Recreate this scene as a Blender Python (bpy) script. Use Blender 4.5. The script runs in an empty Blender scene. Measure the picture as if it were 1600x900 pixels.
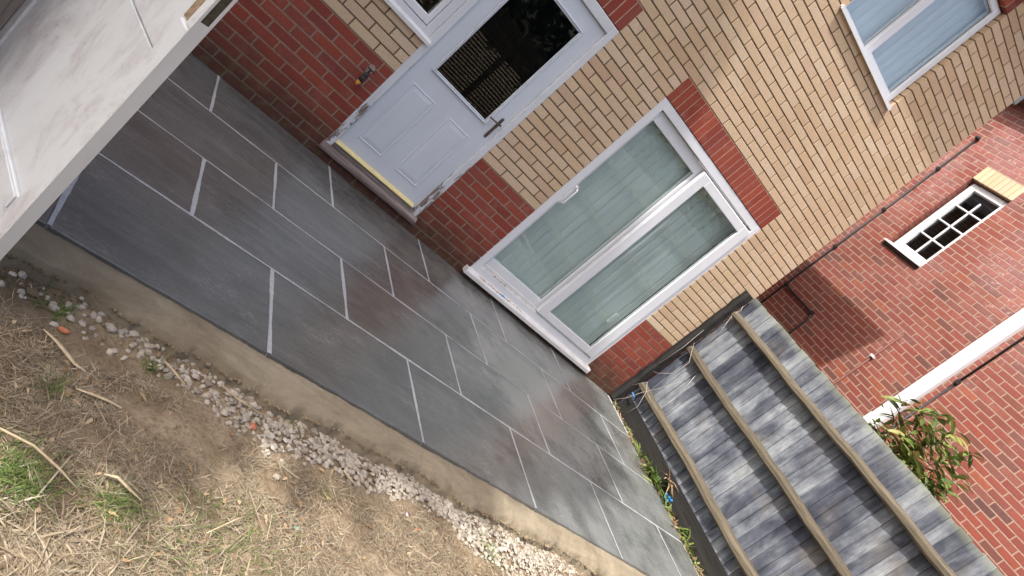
import bpy, bmesh, math, random
import numpy as np
from mathutils import Vector, Matrix, Quaternion
random.seed(7); rng = np.random.default_rng(7)
S = bpy.context.scene
COL = S.collection
# ------------------------------------------------------------------ camera
CP = (-2.42045, -4.82272, 0.75009); FPX = 1098.56
RX = (0.62085409, -0.24384899, 0.74503548); RD = (0.53050575, -0.56901504, -0.62831961); RF = (0.5771515, 0.78534041, -0.22391202)
cam = bpy.data.cameras.new('camera'); co = bpy.data.objects.new('camera', cam); COL.objects.link(co)
cam.sensor_width = 36; cam.lens = FPX / 1600 * 36; cam.clip_start = 0.05; cam.clip_end = 500
co.matrix_world = Matrix(((RX[0], -RD[0], -RF[0], CP[0]), (RX[1], -RD[1], -RF[1], CP[1]), (RX[2], -RD[2], -RF[2], CP[2]), (0, 0, 0, 1)))
S.camera = co
def proj(P):
    d = [P[i] - CP[i] for i in range(3)]
    z = sum(RF[i] * d[i] for i in range(3))
    if z < .1: return (-9999, -9999, 1)
    return (sum(RX[i] * d[i] for i in range(3)) / z * FPX + 800, sum(RD[i] * d[i] for i in range(3)) / z * FPX + 450, z)
# ------------------------------------------------------------------ world, sun, exposure
SUN_DIR = Vector((1, .34, -1.46)).normalized()      # direction the light travels
w = bpy.data.worlds.new('World'); S.world = w; w.use_nodes = True
nt = w.node_tree; nt.nodes.clear()
sky = nt.nodes.new('ShaderNodeTexSky'); sky.sky_type = 'NISHITA'; sky.sun_disc = False
sky.sun_elevation = math.asin(-SUN_DIR.z); sky.sun_rotation = math.atan2(-SUN_DIR.x, -SUN_DIR.y)
sky.air_density = 1.0; sky.dust_density = 6.0; sky.ozone_density = 0.4
bg = nt.nodes.new('ShaderNodeBackground'); bg.inputs[1].default_value = 0.14
wo = nt.nodes.new('ShaderNodeOutputWorld')
nt.links.new(sky.outputs[0], bg.inputs[0]); nt.links.new(bg.outputs[0], wo.inputs[0])
sl = bpy.data.lights.new('sun', 'SUN'); sl.energy = 2.6; sl.angle = math.radians(0.8); sl.color = (1, .96, .90)
so = bpy.data.objects.new('sun', sl); COL.objects.link(so)
so.rotation_euler = SUN_DIR.to_track_quat('-Z', 'Y').to_euler(); so.location = (-6, -4, 9)
S.view_settings.view_transform = 'Standard'; S.view_settings.look = 'None'; S.view_settings.exposure = 1.12; S.view_settings.gamma = 1
S.render.engine = 'CYCLES'; S.cycles.max_bounces = 6; S.cycles.diffuse_bounces = 3; S.cycles.transparent_max_bounces = 8
# ------------------------------------------------------------------ materials
class NT:
    def __init__(s, name):
        s.m = bpy.data.materials.new(name); s.m.use_nodes = True; s.t = s.m.node_tree; s.t.nodes.clear()
        s.o = s.n('ShaderNodeOutputMaterial'); s.b = s.n('ShaderNodeBsdfPrincipled'); s.l(s.b.outputs[0], s.o.inputs[0])
        s.pos = None
    def n(s, k, **kw):
        x = s.t.nodes.new(k)
        for a, v in kw.items(): setattr(x, a, v)
        return x
    def l(s, a, b): s.t.links.new(a, b)
    def P(s, scale=(1, 1, 1), rot=(0, 0, 0), loc=(0, 0, 0)):
        if s.pos is None: s.pos = s.n('ShaderNodeNewGeometry').outputs['Position']
        m = s.n('ShaderNodeMapping'); s.l(s.pos, m.inputs[0]); m.inputs['Scale'].default_value = scale; m.inputs['Rotation'].default_value = rot; m.inputs['Location'].default_value = loc
        return m.outputs[0]
    def noise(s, scale, detail=3, rough=.55, vec=None, dist=0):
        x = s.n('ShaderNodeTexNoise'); x.inputs['Scale'].default_value = scale; x.inputs['Detail'].default_value = detail
        x.inputs['Roughness'].default_value = rough; x.inputs['Distortion'].default_value = dist
        s.l(vec if vec is not None else s.P(), x.inputs['Vector']); return x.outputs[0]
    def ramp(s, fac, stops, interp='LINEAR'):
        x = s.n('ShaderNodeValToRGB'); x.color_ramp.interpolation = interp; e = x.color_ramp.elements
        while len(e) < len(stops): e.new(.5)
        for i, (p, c) in enumerate(stops):
            e[i].position = p; c = (c, c, c) if isinstance(c, (int, float)) else c; e[i].color = (*c, 1)
        s.l(fac, x.inputs[0]); return x.outputs[0]
    def mix(s, fac, a, b, mode='MIX'):
        x = s.n('ShaderNodeMix', data_type='RGBA', blend_type=mode)
        for sock, v in ((x.inputs['Factor'], fac), (x.inputs['A'], a), (x.inputs['B'], b)):
            if isinstance(v, (int, float)): sock.default_value = v if sock == x.inputs['Factor'] else (v, v, v, 1)
            elif isinstance(v, tuple): sock.default_value = (*v, 1)
            else: s.l(v, sock)
        return x.outputs['Result']
    def math(s, op, a, b=0.0):
        x = s.n('ShaderNodeMath', operation=op)
        for i, v in enumerate((a, b)):
            if isinstance(v, (int, float)): x.inputs[i].default_value = v
            else: s.l(v, x.inputs[i])
        return x.outputs[0]
    def sep(s, axis):
        if s.pos is None: s.pos = s.n('ShaderNodeNewGeometry').outputs['Position']
        x = s.n('ShaderNodeSeparateXYZ'); s.l(s.pos, x.inputs[0]); return x.outputs[axis]
    def rnd(s):
        a = s.n('ShaderNodeObjectInfo').outputs['Random']; b = s.n('ShaderNodeNewGeometry').outputs['Random Per Island']
        return s.math('FRACT', s.math('ADD', a, b))
    def bump(s, h, strength=.3, dist=.01):
        x = s.n('ShaderNodeBump'); x.inputs['Strength'].default_value = strength; x.inputs['Distance'].default_value = dist
        s.l(h, x.inputs['Height']); s.l(x.outputs[0], s.b.inputs['Normal'])
    def done(s, col=None, rough=.8, spec=.5, metal=0):
        if col is not None:
            if isinstance(col, tuple): s.b.inputs['Base Color'].default_value = (*col, 1)
            else: s.l(col, s.b.inputs['Base Color'])
        if isinstance(rough, (int, float)): s.b.inputs['Roughness'].default_value = rough
        else: s.l(rough, s.b.inputs['Roughness'])
        s.b.inputs['Specular IOR Level'].default_value = spec; s.b.inputs['Metallic'].default_value = metal
        return s.m
def simple(name, col, rough=.6, var=.12, scale=20, spec=.4, metal=0, bump=.1):
    t = NT(name); n = t.noise(scale, 4)
    c = t.mix(t.ramp(n, [(.3, 0.), (.7, 1.)]), tuple(x * (1 - var) for x in col), tuple(min(1, x * (1 + var)) for x in col))
    if bump: t.bump(n, bump, .003)
    return t.done(c, rough, spec, metal)
M = {}
def mk_beige():
    t = NT('beige_brick'); r = t.rnd()
    base = t.ramp(r, [(0, (.65, .475, .32)), (.2, (.73, .575, .41)), (.4, (.67, .51, .36)), (.6, (.74, .60, .45)), (.74, (.60, .43, .30)), (.88, (.70, .55, .365)), (1, (.66, .485, .36))])
    drag = t.noise(1, 3, .6, t.P((420, 420, 110)))           # short vertical drag marks
    base = t.mix(t.ramp(drag, [(.36, .75), (.56, 0.)]), base, (.35, .225, .12))
    sp = t.noise(160, 2); base = t.mix(t.ramp(sp, [(.62, 0.), (.72, .5)]), base, (.76, .63, .47))
    big = t.noise(1.3, 3); base = t.mix(t.ramp(big, [(.45, 0.), (.75, .35)]), base, (.46, .33, .2), 'MIX')
    t.bump(t.mix(.5, drag, sp), .3, .002)
    return t.done(base, .92, .2)
def mk_red():
    t = NT('red_facing_brick'); r = t.rnd()
    base = t.ramp(r, [(0, (.23, .050, .036)), (.3, (.31, .064, .040)), (.6, (.26, .072, .054)), (.8, (.35, .078, .044)), (1, (.21, .052, .045))])
    n = t.noise(60, 4); base = t.mix(t.ramp(n, [(.35, .4), (.6, 0.)]), base, (.18, .038, .028))
    n2 = t.noise(9, 4); base = t.mix(t.ramp(n2, [(.55, 0.), (.78, .35)]), base, (.42, .24, .19))
    # damp, dirty lowest courses
    z = t.sep('Z'); d = t.math('ADD', z, t.math('MULTIPLY', t.noise(7, 4), .3))
    x = t.n('ShaderNodeMapRange'); t.l(d, x.inputs[0]); x.inputs[1].default_value = -.26; x.inputs[2].default_value = -.60
    base = t.mix(t.math('MULTIPLY', x.outputs[0], .85), base, (.06, .034, .024))
    m = t.math('MULTIPLY', x.outputs[0], t.ramp(t.noise(14, 4), [(.5, 0.), (.68, .5)])); base = t.mix(m, base, (.12, .13, .07))
    t.bump(n, .2, .002)
    return t.done(base, .85, .3)
def mk_old_red():
    t = NT('multi_red_brick'); r = t.rnd()
    base = t.ramp(r, [(0, (.19, .047, .034)), (.18, (.24, .060, .044)), (.36, (.18, .060, .046)), (.55, (.26, .066, .044)), (.68, (.24, .088, .066)), (.79, (.12, .055, .046)), (.90, (.30, .088, .045)), (1, (.085, .05, .05))])
    n = t.noise(26, 4); base = t.mix(t.ramp(n, [(.38, .5), (.58, 0.)]), base, (.17, .06, .05))
    # white and mauve salts, more of them high up
    z = t.sep('Z'); x = t.n('ShaderNodeMapRange'); t.l(z, x.inputs[0]); x.inputs[1].default_value = 1.2; x.inputs[2].default_value = 4.0
    bl = t.noise(1.1, 4, .6); e = t.math('MULTIPLY', t.ramp(bl, [(.42, .12), (.62, 1.)]), x.outputs[0])
    base = t.mix(t.math('MULTIPLY', e, .55), base, (.40, .22, .225))
    f = t.noise(17, 5, .65); base = t.mix(t.math('MULTIPLY', t.ramp(f, [(.56, 0.), (.7, .9)]), e), base, (.60, .50, .52))
    t.bump(t.noise(90, 3), .3, .003)
    return t.done(base, .88, .3)
def mk_mortar(name, col, dirt=False):
    t = NT(name); n = t.noise(70, 4); c = t.mix(t.ramp(n, [(.3, 0.), (.7, 1.)]), tuple(x * .72 for x in col), tuple(x * 1.12 for x in col))
    if dirt:
        z = t.sep('Z'); d = t.math('ADD', z, t.math('MULTIPLY', t.noise(7, 4), .3)); x = t.n('ShaderNodeMapRange'); t.l(d, x.inputs[0]); x.inputs[1].default_value = -.26; x.inputs[2].default_value = -.60
        c = t.mix(t.math('MULTIPLY', x.outputs[0], .6), c, (.085, .06, .045))
    t.bump(n, .4, .004); return t.done(c, .95, .1)
def mk_slate(name, ca, cb, cc):
    t = NT(name); rot = (0, 0, math.radians(-14))
    st = t.noise(1, 6, .62, t.P((2.2, 13, 1), rot), .6)
    st2 = t.noise(1, 5, .6, t.P((7, 60, 1), (0, 0, math.radians(-9))), .4)
    cloud = t.noise(2.3, 5, .6)
    c = t.mix(t.ramp(cloud, [(.35, 0.), (.65, 1.)]), ca, cb)
    c = t.mix(t.ramp(st, [(.42, 0.), (.70, .5)]), c, cc)
    c = t.mix(t.ramp(st2, [(.62, 0.), (.78, .22)]), c, tuple(min(1, x * 1.7) for x in cc))
    c = t.mix(t.ramp(st2, [(.25, .28), (.42, 0.)]), c, tuple(x * .55 for x in ca))
    # pale grout film and scuffs; right-hand film also stands in for window reflection
    g1 = t.noise(3.2, 6, .7, t.P((1, 1.6, 1), rot, (3, 1, 0))); g2 = t.noise(55, 4, .7, t.P((.5, 1.6, 1), rot))
    g = t.math('MULTIPLY', t.ramp(g1, [(.53, 0.), (.68, 1.)]), t.ramp(g2, [(.44, 0.), (.64, .8)]))
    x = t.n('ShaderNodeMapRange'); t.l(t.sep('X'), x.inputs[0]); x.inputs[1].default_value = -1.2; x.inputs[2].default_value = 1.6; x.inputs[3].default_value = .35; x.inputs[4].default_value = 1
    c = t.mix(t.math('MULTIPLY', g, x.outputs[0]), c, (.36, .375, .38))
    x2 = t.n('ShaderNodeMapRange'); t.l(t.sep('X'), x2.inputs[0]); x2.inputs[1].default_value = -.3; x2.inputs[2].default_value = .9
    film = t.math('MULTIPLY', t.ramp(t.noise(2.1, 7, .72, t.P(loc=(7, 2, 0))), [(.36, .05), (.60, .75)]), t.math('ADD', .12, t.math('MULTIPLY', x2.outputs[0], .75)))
    dv = t.n('ShaderNodeVectorMath', operation='LENGTH'); t.l(t.P((.62, 1.05, 0), loc=(-.80, 1.20, 0)), dv.inputs[0]); dd = t.math('ADD', dv.outputs['Value'], t.math('MULTIPLY', t.noise(4.2, 6, .72), .9)); c = t.mix(t.math('MULTIPLY', t.ramp(dd, [(.82, .75), (1.30, 0.)]), t.ramp(t.noise(38, 5, .75), [(.3, .45), (.62, 1.)])), c, (.30, .315, .305)); c = t.mix(film, c, (.27, .285, .28))  # pale patch before the window: grout residue with its reflected light painted in
    gr = t.noise(210, 3, .7); c = t.mix(t.ramp(gr, [(.36, .30), (.52, 0.)]), c, tuple(x * .5 for x in ca)); c = t.mix(t.ramp(gr, [(.58, 0.), (.72, .28)]), c, tuple(min(1, x * 1.9) for x in cc))
    h = t.mix(.45, st, st2); t.bump(t.mix(.3, h, gr), .5, .006)
    ro = t.ramp(t.noise(6, 4), [(.3, .12), (.7, .24)])
    return t.done(c, ro, .9)
def mk_wood(name, cols, axis=1, fine=220, bump=.5, rough=.85, spread=1.0):
    t = NT(name); sc = [fine, fine, fine]; sc[axis] = fine * .035
    g = t.noise(1, 4, .6, t.P(tuple(sc)), .3); sc2 = [x * .16 for x in sc]; g2 = t.noise(1, 4, .6, t.P(tuple(sc2)), .5)
    r = t.rnd(); pos = t.math('ADD', t.math('MULTIPLY', r, .45 * spread), t.math('MULTIPLY', g2, .75))
    n = len(cols); c = t.ramp(pos, [(.15 + .75 * i / (n - 1), cc) for i, cc in enumerate(cols)])
    c = t.mix(t.ramp(g, [(.33, .65), (.5, 0.)]), c, tuple(x * .35 for x in cols[0]))
    t.bump(t.mix(.5, g, g2), bump, .004); return t.done(c, rough, .3)
def mk_board():
    t = NT('weathered_fence_board')
    r = t.rnd(); g = t.noise(1, 5, .65, t.P((160, 160, 6)), .3); g2 = t.noise(1, 5, .6, t.P((9, 9, 2.2)), .8); bl = t.noise(2.6, 5, .65)
    v = t.math('ADD', t.math('MULTIPLY', r, .17), t.math('ADD', t.math('MULTIPLY', g2, .50), t.math('MULTIPLY', bl, .58)))
    c = t.ramp(v, [(.43, (.034, .038, .056)), (.53, (.070, .078, .105)), (.61, (.125, .138, .17)), (.70, (.225, .247, .28)), (.83, (.40, .43, .45))])
    c = t.mix(t.ramp(g, [(.33, .55), (.52, 0.)]), c, (.04, .042, .055))
    fl = t.noise(30, 5, .7); c = t.mix(t.ramp(fl, [(.66, 0.), (.76, .25)]), c, (.42, .45, .48))
    warm = t.noise(3.5, 3, .5, t.P(loc=(4, 4, 4))); c = t.mix(t.ramp(warm, [(.55, 0.), (.7, .4)]), c, (.19, .16, .12))
    z = t.sep('Z'); x = t.n('ShaderNodeMapRange'); t.l(z, x.inputs[0]); x.inputs[1].default_value = .86; x.inputs[2].default_value = .935
    c = t.mix(t.math('MULTIPLY', x.outputs[0], .55), c, (.30, .33, .24))
    t.bump(t.mix(.5, g, g2), .55, .004); return t.done(c, .82, .3)
def mk_white(name, col=(.70, .72, .75), dirt=.3, rough=.35, peel=False):
    t = NT(name); n = t.noise(5, 5, .65, t.P((1, 1, .35))); c = t.mix(t.ramp(n, [(.45, 0.), (.75, dirt)]), col, tuple(x * .62 for x in col))
    f = t.noise(70, 4, .7); c = t.mix(t.ramp(f, [(.66, 0.), (.74, dirt)]), c, (.3, .26, .22))
    if peel:
        a = t.noise(1, 5, .7, t.P((26, 26, 7)), .5); z = t.sep('Z'); x = t.n('ShaderNodeMapRange'); t.l(z, x.inputs[0]); x.inputs[1].default_value = 0.3; x.inputs[2].default_value = -.72
        k = t.math('ADD', a, t.math('MULTIPLY', x.outputs[0], .22)); wood = t.mix(t.noise(60, 3), (.10, .065, .05), (.28, .22, .19))
        c = t.mix(t.ramp(k, [(.655, 0.), (.70, 1.)]), c, wood); t.bump(t.ramp(k, [(.655, 1.), (.70, 0.)]), .5, .003)
    else: t.bump(n, .04, .002)
    return t.done(c, rough, .5)
def mk_old_paint():
    t = NT('scuffed_white_paint'); col = (.74, .785, .83)
    n = t.noise(1, 6, .7, t.P((9, 9, 4)), .8); m = t.noise(2.2, 4, .6)
    k = t.math('MULTIPLY', t.ramp(n, [(.46, 0.), (.62, 1.)]), t.ramp(m, [(.38, .25), (.55, .9)]))
    c = t.mix(k, col, (.58, .58, .62))
    f = t.noise(45, 5, .7); c = t.mix(t.math('MULTIPLY', t.ramp(f, [(.58, 0.), (.68, .8)]), k), c, (.36, .34, .34))
    t.bump(n, .12, .003); return t.done(c, .5, .4)
def mk_glass(name, tint=(.9, .95, .95), base=.08, rough=.015):
    t = NT(name); t.t.nodes.remove(t.b)
    tr = t.n('ShaderNodeBsdfTransparent'); tr.inputs[0].default_value = (*tint, 1); gl = t.n('ShaderNodeBsdfGlossy'); gl.inputs['Roughness'].default_value = rough
    fr = t.n('ShaderNodeFresnel'); t.l(t.math('SUBTRACT', 1.5, t.math('MULTIPLY', t.n('ShaderNodeNewGeometry').outputs['Backfacing'], .83333)), fr.inputs[0]); f = t.math('ADD', fr.outputs[0], base); mx = t.n('ShaderNodeMixShader')
    t.l(f, mx.inputs[0]); t.l(tr.outputs[0], mx.inputs[1]); t.l(gl.outputs[0], mx.inputs[2])
    b = t.n('ShaderNodeBump'); b.inputs['Strength'].default_value = .02; b.inputs['Distance'].default_value = .05; t.l(t.noise(1.2, 1), b.inputs['Height']); t.l(b.outputs[0], gl.inputs['Normal'])
    t.l(mx.outputs[0], t.o.inputs[0]); return t.m
def mk_blades(name, stops, rough=.8, spec=.2, trans=0):
    t = NT(name); c = t.ramp(t.rnd(), stops); c = t.mix(t.ramp(t.noise(30, 3), [(.3, .3), (.7, 0.)]), c, (.05, .04, .02))
    if trans:
        d = t.n('ShaderNodeBsdfTranslucent'); t.l(c, d.inputs[0]); a = t.n('ShaderNodeMixShader'); a.inputs[0].default_value = trans
        t.done(c, rough, spec); t.l(t.b.outputs[0], a.inputs[1]); t.l(d.outputs[0], a.inputs[2]); t.l(a.outputs[0], t.o.inputs[0]); return t.m
    return t.done(c, rough, spec)
def mk_soil():
    t = NT('dry_soil'); a = t.noise(6, 5, .6); b = t.noise(60, 5, .7); f = t.noise(300, 2)
    c = t.mix(t.ramp(a, [(.35, 0.), (.65, 1.)]), (.19, .14, .09), (.33, .265, .18)); c = t.mix(t.ramp(b, [(.35, .7), (.55, 0.)]), c, (.12, .085, .05))
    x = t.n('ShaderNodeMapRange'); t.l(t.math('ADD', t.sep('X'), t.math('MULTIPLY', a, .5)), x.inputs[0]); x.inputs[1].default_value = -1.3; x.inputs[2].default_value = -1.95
    c = t.mix(t.math('MULTIPLY', x.outputs[0], .6), c, (.07, .052, .032))   # earth darkened by the white door, its cast shade put into the colour
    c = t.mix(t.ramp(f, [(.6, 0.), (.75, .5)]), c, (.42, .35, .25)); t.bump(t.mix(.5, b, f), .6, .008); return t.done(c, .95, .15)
def mk_haunch():
    t = NT('trowelled_mortar'); a = t.noise(1, 7, .68, t.P((3, 9, 3)), .6); b = t.noise(26, 6, .7)
    c = t.mix(t.ramp(a, [(.35, 0.), (.65, 1.)]), (.20, .165, .115), (.315, .27, .195)); c = t.mix(t.ramp(b, [(.30, .35), (.5, 0.)]), c, (.17, .135, .09))
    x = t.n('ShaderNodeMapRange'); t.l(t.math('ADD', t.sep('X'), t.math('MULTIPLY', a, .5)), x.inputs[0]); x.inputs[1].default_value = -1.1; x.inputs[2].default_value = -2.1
    c = t.mix(t.math('MULTIPLY', x.outputs[0], .45), c, (.12, .10, .07))  # mortar darkened towards the white door, its shade painted into the colour
    cr = t.n('ShaderNodeTexVoronoi', feature='DISTANCE_TO_EDGE'); cr.inputs['Scale'].default_value = 5; nn = t.n('ShaderNodeVectorMath', operation='ADD'); t.l(t.P((.6, 1.8, 1)), nn.inputs[0])
    q = t.n('ShaderNodeTexNoise'); q.inputs['Scale'].default_value = 6; t.l(t.P(), q.inputs['Vector']); t.l(q.outputs[1], nn.inputs[1]); t.l(nn.outputs[0], cr.inputs['Vector'])
    ck = t.ramp(cr.outputs['Distance'], [(0.0, 1.), (.012, 0.)]); ck = t.math('MULTIPLY', ck, t.ramp(t.noise(2.2, 3), [(.5, 0.), (.56, 1.)])); c = t.mix(t.math('MULTIPLY', ck, .25), c, (.10, .08, .05))
    t.bump(t.mix(.5, a, b), .9, .02); return t.done(c, .9, .2)
M['beige'] = mk_beige(); M['red'] = mk_red(); M['oldred'] = mk_old_red()
M['m_brown'] = mk_mortar('brown_mortar', (.19, .14, .095)); M['m_tan'] = mk_mortar('tan_mortar', (.33, .26, .19), True); M['m_pale'] = mk_mortar('pale_mortar', (.55, .42, .32)); M['m_pink'] = mk_mortar('pinkish_mortar', (.37, .255, .20))
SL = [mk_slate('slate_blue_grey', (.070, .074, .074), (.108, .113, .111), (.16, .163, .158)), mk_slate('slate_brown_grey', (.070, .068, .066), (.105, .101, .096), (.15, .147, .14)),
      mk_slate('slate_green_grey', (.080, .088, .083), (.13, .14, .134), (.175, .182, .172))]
M['grout'] = simple('pale_grey_grout', (.37, .385, .405), .85, .2, 60, .2, 0, .5)
M['upvc'] = mk_white('white_upvc', (.74, .76, .80), .16, .3); M['dupvc'] = mk_white('stained_white_upvc', (.72, .72, .72), .55, .4)
M['doorpaint'] = mk_white('pale_grey_door_paint', (.62, .67, .74), .16, .42); M['peel'] = mk_white('peeling_white_paint', (.66, .69, .73), .35, .5, True)
M['paint'] = mk_old_paint(); M['edgepaint'] = mk_white('grimy_white_edge_paint', (.70, .71, .71), .35, .5)
M['wornwood'] = mk_wood('worn_grey_brown_wood', [(.09, .06, .055), (.20, .16, .15), (.42, .38, .36), (.60, .56, .54)], 0, 160, .7, .85, .3)
M['rawwood'] = simple('raw_chipped_wood', (.33, .25, .17), .9, .4, 60, .2, 0, .6); M['darkwood'] = simple('dark_latch_recess', (.07, .06, .04), .8, .4, 60, .3, 0, .5)
M['yellow'] = simple('pale_yellow_strip', (.72, .62, .31), .5, .08, 30)
M['rail'] = mk_wood('weathered_rail_timber', [(.05, .042, .032), (.125, .105, .075), (.30, .27, .21)], 1, 170, .9, .85, .6); M['board'] = mk_board()
M['post'] = mk_wood('dark_weathered_post', [(.010, .010, .012), (.022, .021, .022), (.055, .052, .048)], 2, 120, .8, .85, .4); M['gboard'] = mk_wood('mossy_gravel_board', [(.012, .012, .013), (.028, .026, .024), (.07, .062, .048)], 1, 120, .6, .85, .4)
M['glass'] = mk_glass('window_glass', (.90, .95, .94), .03); M['doorglass'] = mk_glass('door_glass', (.5, .55, .55), .02); M['skyglass'] = mk_glass('upper_window_glass', (.92, .96, .98), .05)
M['dark'] = simple('dark_interior', (.02, .02, .022), .9, .2, 5); M['gasket'] = simple('black_gasket', (.02, .02, .022), .6, .1)
M['blind'] = simple('grey_green_blind_fabric', (.66, .675, .68), .9, .04, 3, .1, 0, 0); M['blind2'] = simple('blue_grey_blind_fabric', (.72, .755, .78), .9, .04, 3, .1, 0, 0)
M['black'] = simple('black_pipe_plastic', (.022, .02, .022), .5, .2); M['brownpipe'] = simple('painted_brown_pipe', (.16, .06, .05), .6, .2); M['white'] = mk_white('white_pipe_plastic', (.74, .75, .79), .1, .35)
M['bronze'] = simple('aged_bronze', (.12, .085, .06), .45, .3, 40, .5, .5); M['steel'] = simple('grey_metal', (.35, .36, .38), .4, .1, 30, .5, .6); M['greyplastic'] = simple('grey_plastic', (.33, .36, .39), .5, .1)
M['hoseyellow'] = simple('orange_yellow_plastic', (.80, .40, .05), .45, .15, 50); M['blue'] = simple('bright_blue_plastic', (.03, .22, .55), .4, .2, 50)
M['soil'] = mk_soil(); M['haunch'] = mk_haunch(); M['concrete'] = simple('side_path_concrete', (.22, .21, .19), .9, .2, 8)
M['stone'] = mk_blades('pale_limestone', [(0, (.38, .335, .275)), (.3, (.50, .455, .39)), (.5, (.27, .235, .195)), (.75, (.56, .515, .445)), (.9, (.40, .34, .27)), (1, (.22, .175, .135))], .85)
M['straw'] = mk_blades('dry_straw', [(0, (.20, .15, .105)), (.25, (.37, .30, .205)), (.5, (.49, .41, .285)), (.72, (.27, .21, .15)), (.88, (.60, .53, .40)), (1, (.12, .085, .06))], .8, .2, .15)
M['green'] = mk_blades('green_grass_blade', [(0, (.07, .13, .03)), (.5, (.13, .22, .05)), (.8, (.22, .28, .08)), (1, (.33, .33, .13))], .6, .3, .25)
M['leafm'] = mk_blades('shrub_leaf', [(0, (.065, .11, .03)), (.3, (.115, .175, .04)), (.6, (.19, .25, .06)), (.84, (.34, .36, .10)), (.95, (.30, .17, .07)), (1, (.07, .12, .04))], .5, .4, .22)
M['hedgem'] = mk_blades('hedge_leaf', [(0, (.02, .04, .012)), (.6, (.045, .075, .02)), (1, (.08, .12, .03))], .6, .3)
M['deadleaf'] = mk_blades('dead_leaf', [(0, (.22, .12, .06)), (.4, (.40, .27, .15)), (.75, (.52, .40, .26)), (1, (.15, .08, .05))], .8)
M['stem'] = simple('brown_stem', (.17, .13, .07), .8, .3, 40); M['vine'] = simple('grey_dry_vine', (.38, .35, .32), .85, .25, 40)
M['terracotta'] = simple('broken_red_brick', (.42, .16, .09), .9, .25, 60, .2, 0, .5); M['paleleaf'] = simple('bleached_dry_leaf', (.46, .37, .24), .8, .25, 30)
M['lilac'] = simple('lilac_plastic_scrap', (.62, .52, .75), .5, .05); M['teal'] = simple('teal_plastic_scrap', (.28, .50, .47), .5, .1)
M['roof'] = simple('brown_roof_tile', (.14, .09, .075), .85, .25, 12); M['farfence'] = mk_wood('brown_garden_fence_wood', [(.06, .05, .04), (.11, .09, .07), (.17, .145, .12)], 2, 120, .4)
# ------------------------------------------------------------------ object helpers
def props(o, label=None, cat=None, group=None, kind=None):
    for k, v in (('label', label), ('category', cat), ('group', group), ('kind', kind)):
        if v: o[k] = v
    return o
def thing(name, loc, label, cat, group=None, rz=0):
    o = bpy.data.objects.new(name, None); COL.objects.link(o); o.location = loc; o.rotation_euler = (0, 0, rz); o.empty_display_size = .1
    bpy.context.view_layer.update(); return props(o, label, cat, group)
def link(name, me, mats, parent=None):
    o = bpy.data.objects.new(name, me); COL.objects.link(o)
    if mats is not None and not me.materials:
        for m in (mats if isinstance(mats, (list, tuple)) else [mats]): me.materials.append(M[m] if isinstance(m, str) else m)
    if parent is not None:
        o.parent = parent; o.matrix_parent_inverse = wmat(parent).inverted()
    return o
def wmat(o):
    m = Matrix.LocRotScale(o.location, o.rotation_euler, o.scale)
    if o.parent is not None: m = wmat(o.parent) @ o.matrix_parent_inverse @ m
    return m
class MB:
    def __init__(s): s.bm = bmesh.new()
    def box(s, x0, x1, y0, y1, z0, z1, bev=0, mi=0, mat=None):
        r = bmesh.ops.create_cube(s.bm, size=1); vs = r['verts']
        m = Matrix.Translation(((x0 + x1) / 2, (y0 + y1) / 2, (z0 + z1) / 2)) @ Matrix.Diagonal((abs(x1 - x0), abs(y1 - y0), abs(z1 - z0), 1))
        bmesh.ops.transform(s.bm, matrix=(mat @ m if mat is not None else m), verts=vs)
        fs = list({f for v in vs for f in v.link_faces})
        for f in fs: f.material_index = mi
        if bev:
            es = list({e for v in vs for e in v.link_edges}); r = bmesh.ops.bevel(s.bm, geom=es, offset=bev, segments=1, affect='EDGES', profile=.6)
            for f in r['faces']: f.material_index = mi
        return s
    def tube(s, pts, rad, seg=8, cap=True, mi=0):
        pts = [Vector(p) for p in pts]; rings = []; n = len(pts); rad = rad if isinstance(rad, (list, tuple)) else [rad] * n
        up = None
        for i, p in enumerate(pts):
            d = (pts[min(i + 1, n - 1)] - pts[max(i - 1, 0)]).normalized()
            if up is None: up = d.orthogonal().normalized()
            u = (up - d * up.dot(d)).normalized(); up = u; v = d.cross(u)
            rings.append([s.bm.verts.new(p + (u * math.cos(a) + v * math.sin(a)) * rad[i]) for a in [k * 2 * math.pi / seg for k in range(seg)]])
        for a, b in zip(rings, rings[1:]):
            for k in range(seg):
                f = s.bm.faces.new((a[k], a[(k + 1) % seg], b[(k + 1) % seg], b[k])); f.smooth = True; f.material_index = mi
        if cap:
            s.bm.faces.new(rings[0][::-1]).material_index = mi; s.bm.faces.new(rings[-1]).material_index = mi
        return s
    def poly(s, pts, mi=0):
        f = s.bm.faces.new([s.bm.verts.new(p) for p in pts]); f.material_index = mi; return s
    def prism(s, prof, x0, x1, axis='x', mi=0):      # profile (a,b) swept along axis
        def P(a, b, c): return {'x': (c, a, b), 'y': (a, c, b), 'z': (a, b, c)}[axis]
        A = [s.bm.verts.new(P(a, b, x0)) for a, b in prof]; B = [s.bm.verts.new(P(a, b, x1)) for a, b in prof]; n = len(prof)
        fs = [s.bm.faces.new((A[i], A[(i + 1) % n], B[(i + 1) % n], B[i])) for i in range(n)] + [s.bm.faces.new(A[::-1]), s.bm.faces.new(B)]
        for f in fs: f.material_index = mi
        bmesh.ops.recalc_face_normals(s.bm, faces=fs); return s
    def ball(s, c, r, sub=1, jit=0, sc=(1, 1, 1)):
        g = bmesh.ops.create_icosphere(s.bm, subdivisions=sub, radius=1); 
        for v in g['verts']: v.co = Vector([c[i] + v.co[i] * r * sc[i] * (1 + random.uniform(-jit, jit)) for i in range(3)])
        return s
    def build(s, name, mats, parent=None, smooth=False):
        me = bpy.data.meshes.new(name); s.bm.normal_update(); s.bm.to_mesh(me); s.bm.free()
        if smooth:
            for p in me.polygons: p.use_smooth = True
        return link(name, me, mats, parent)
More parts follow.
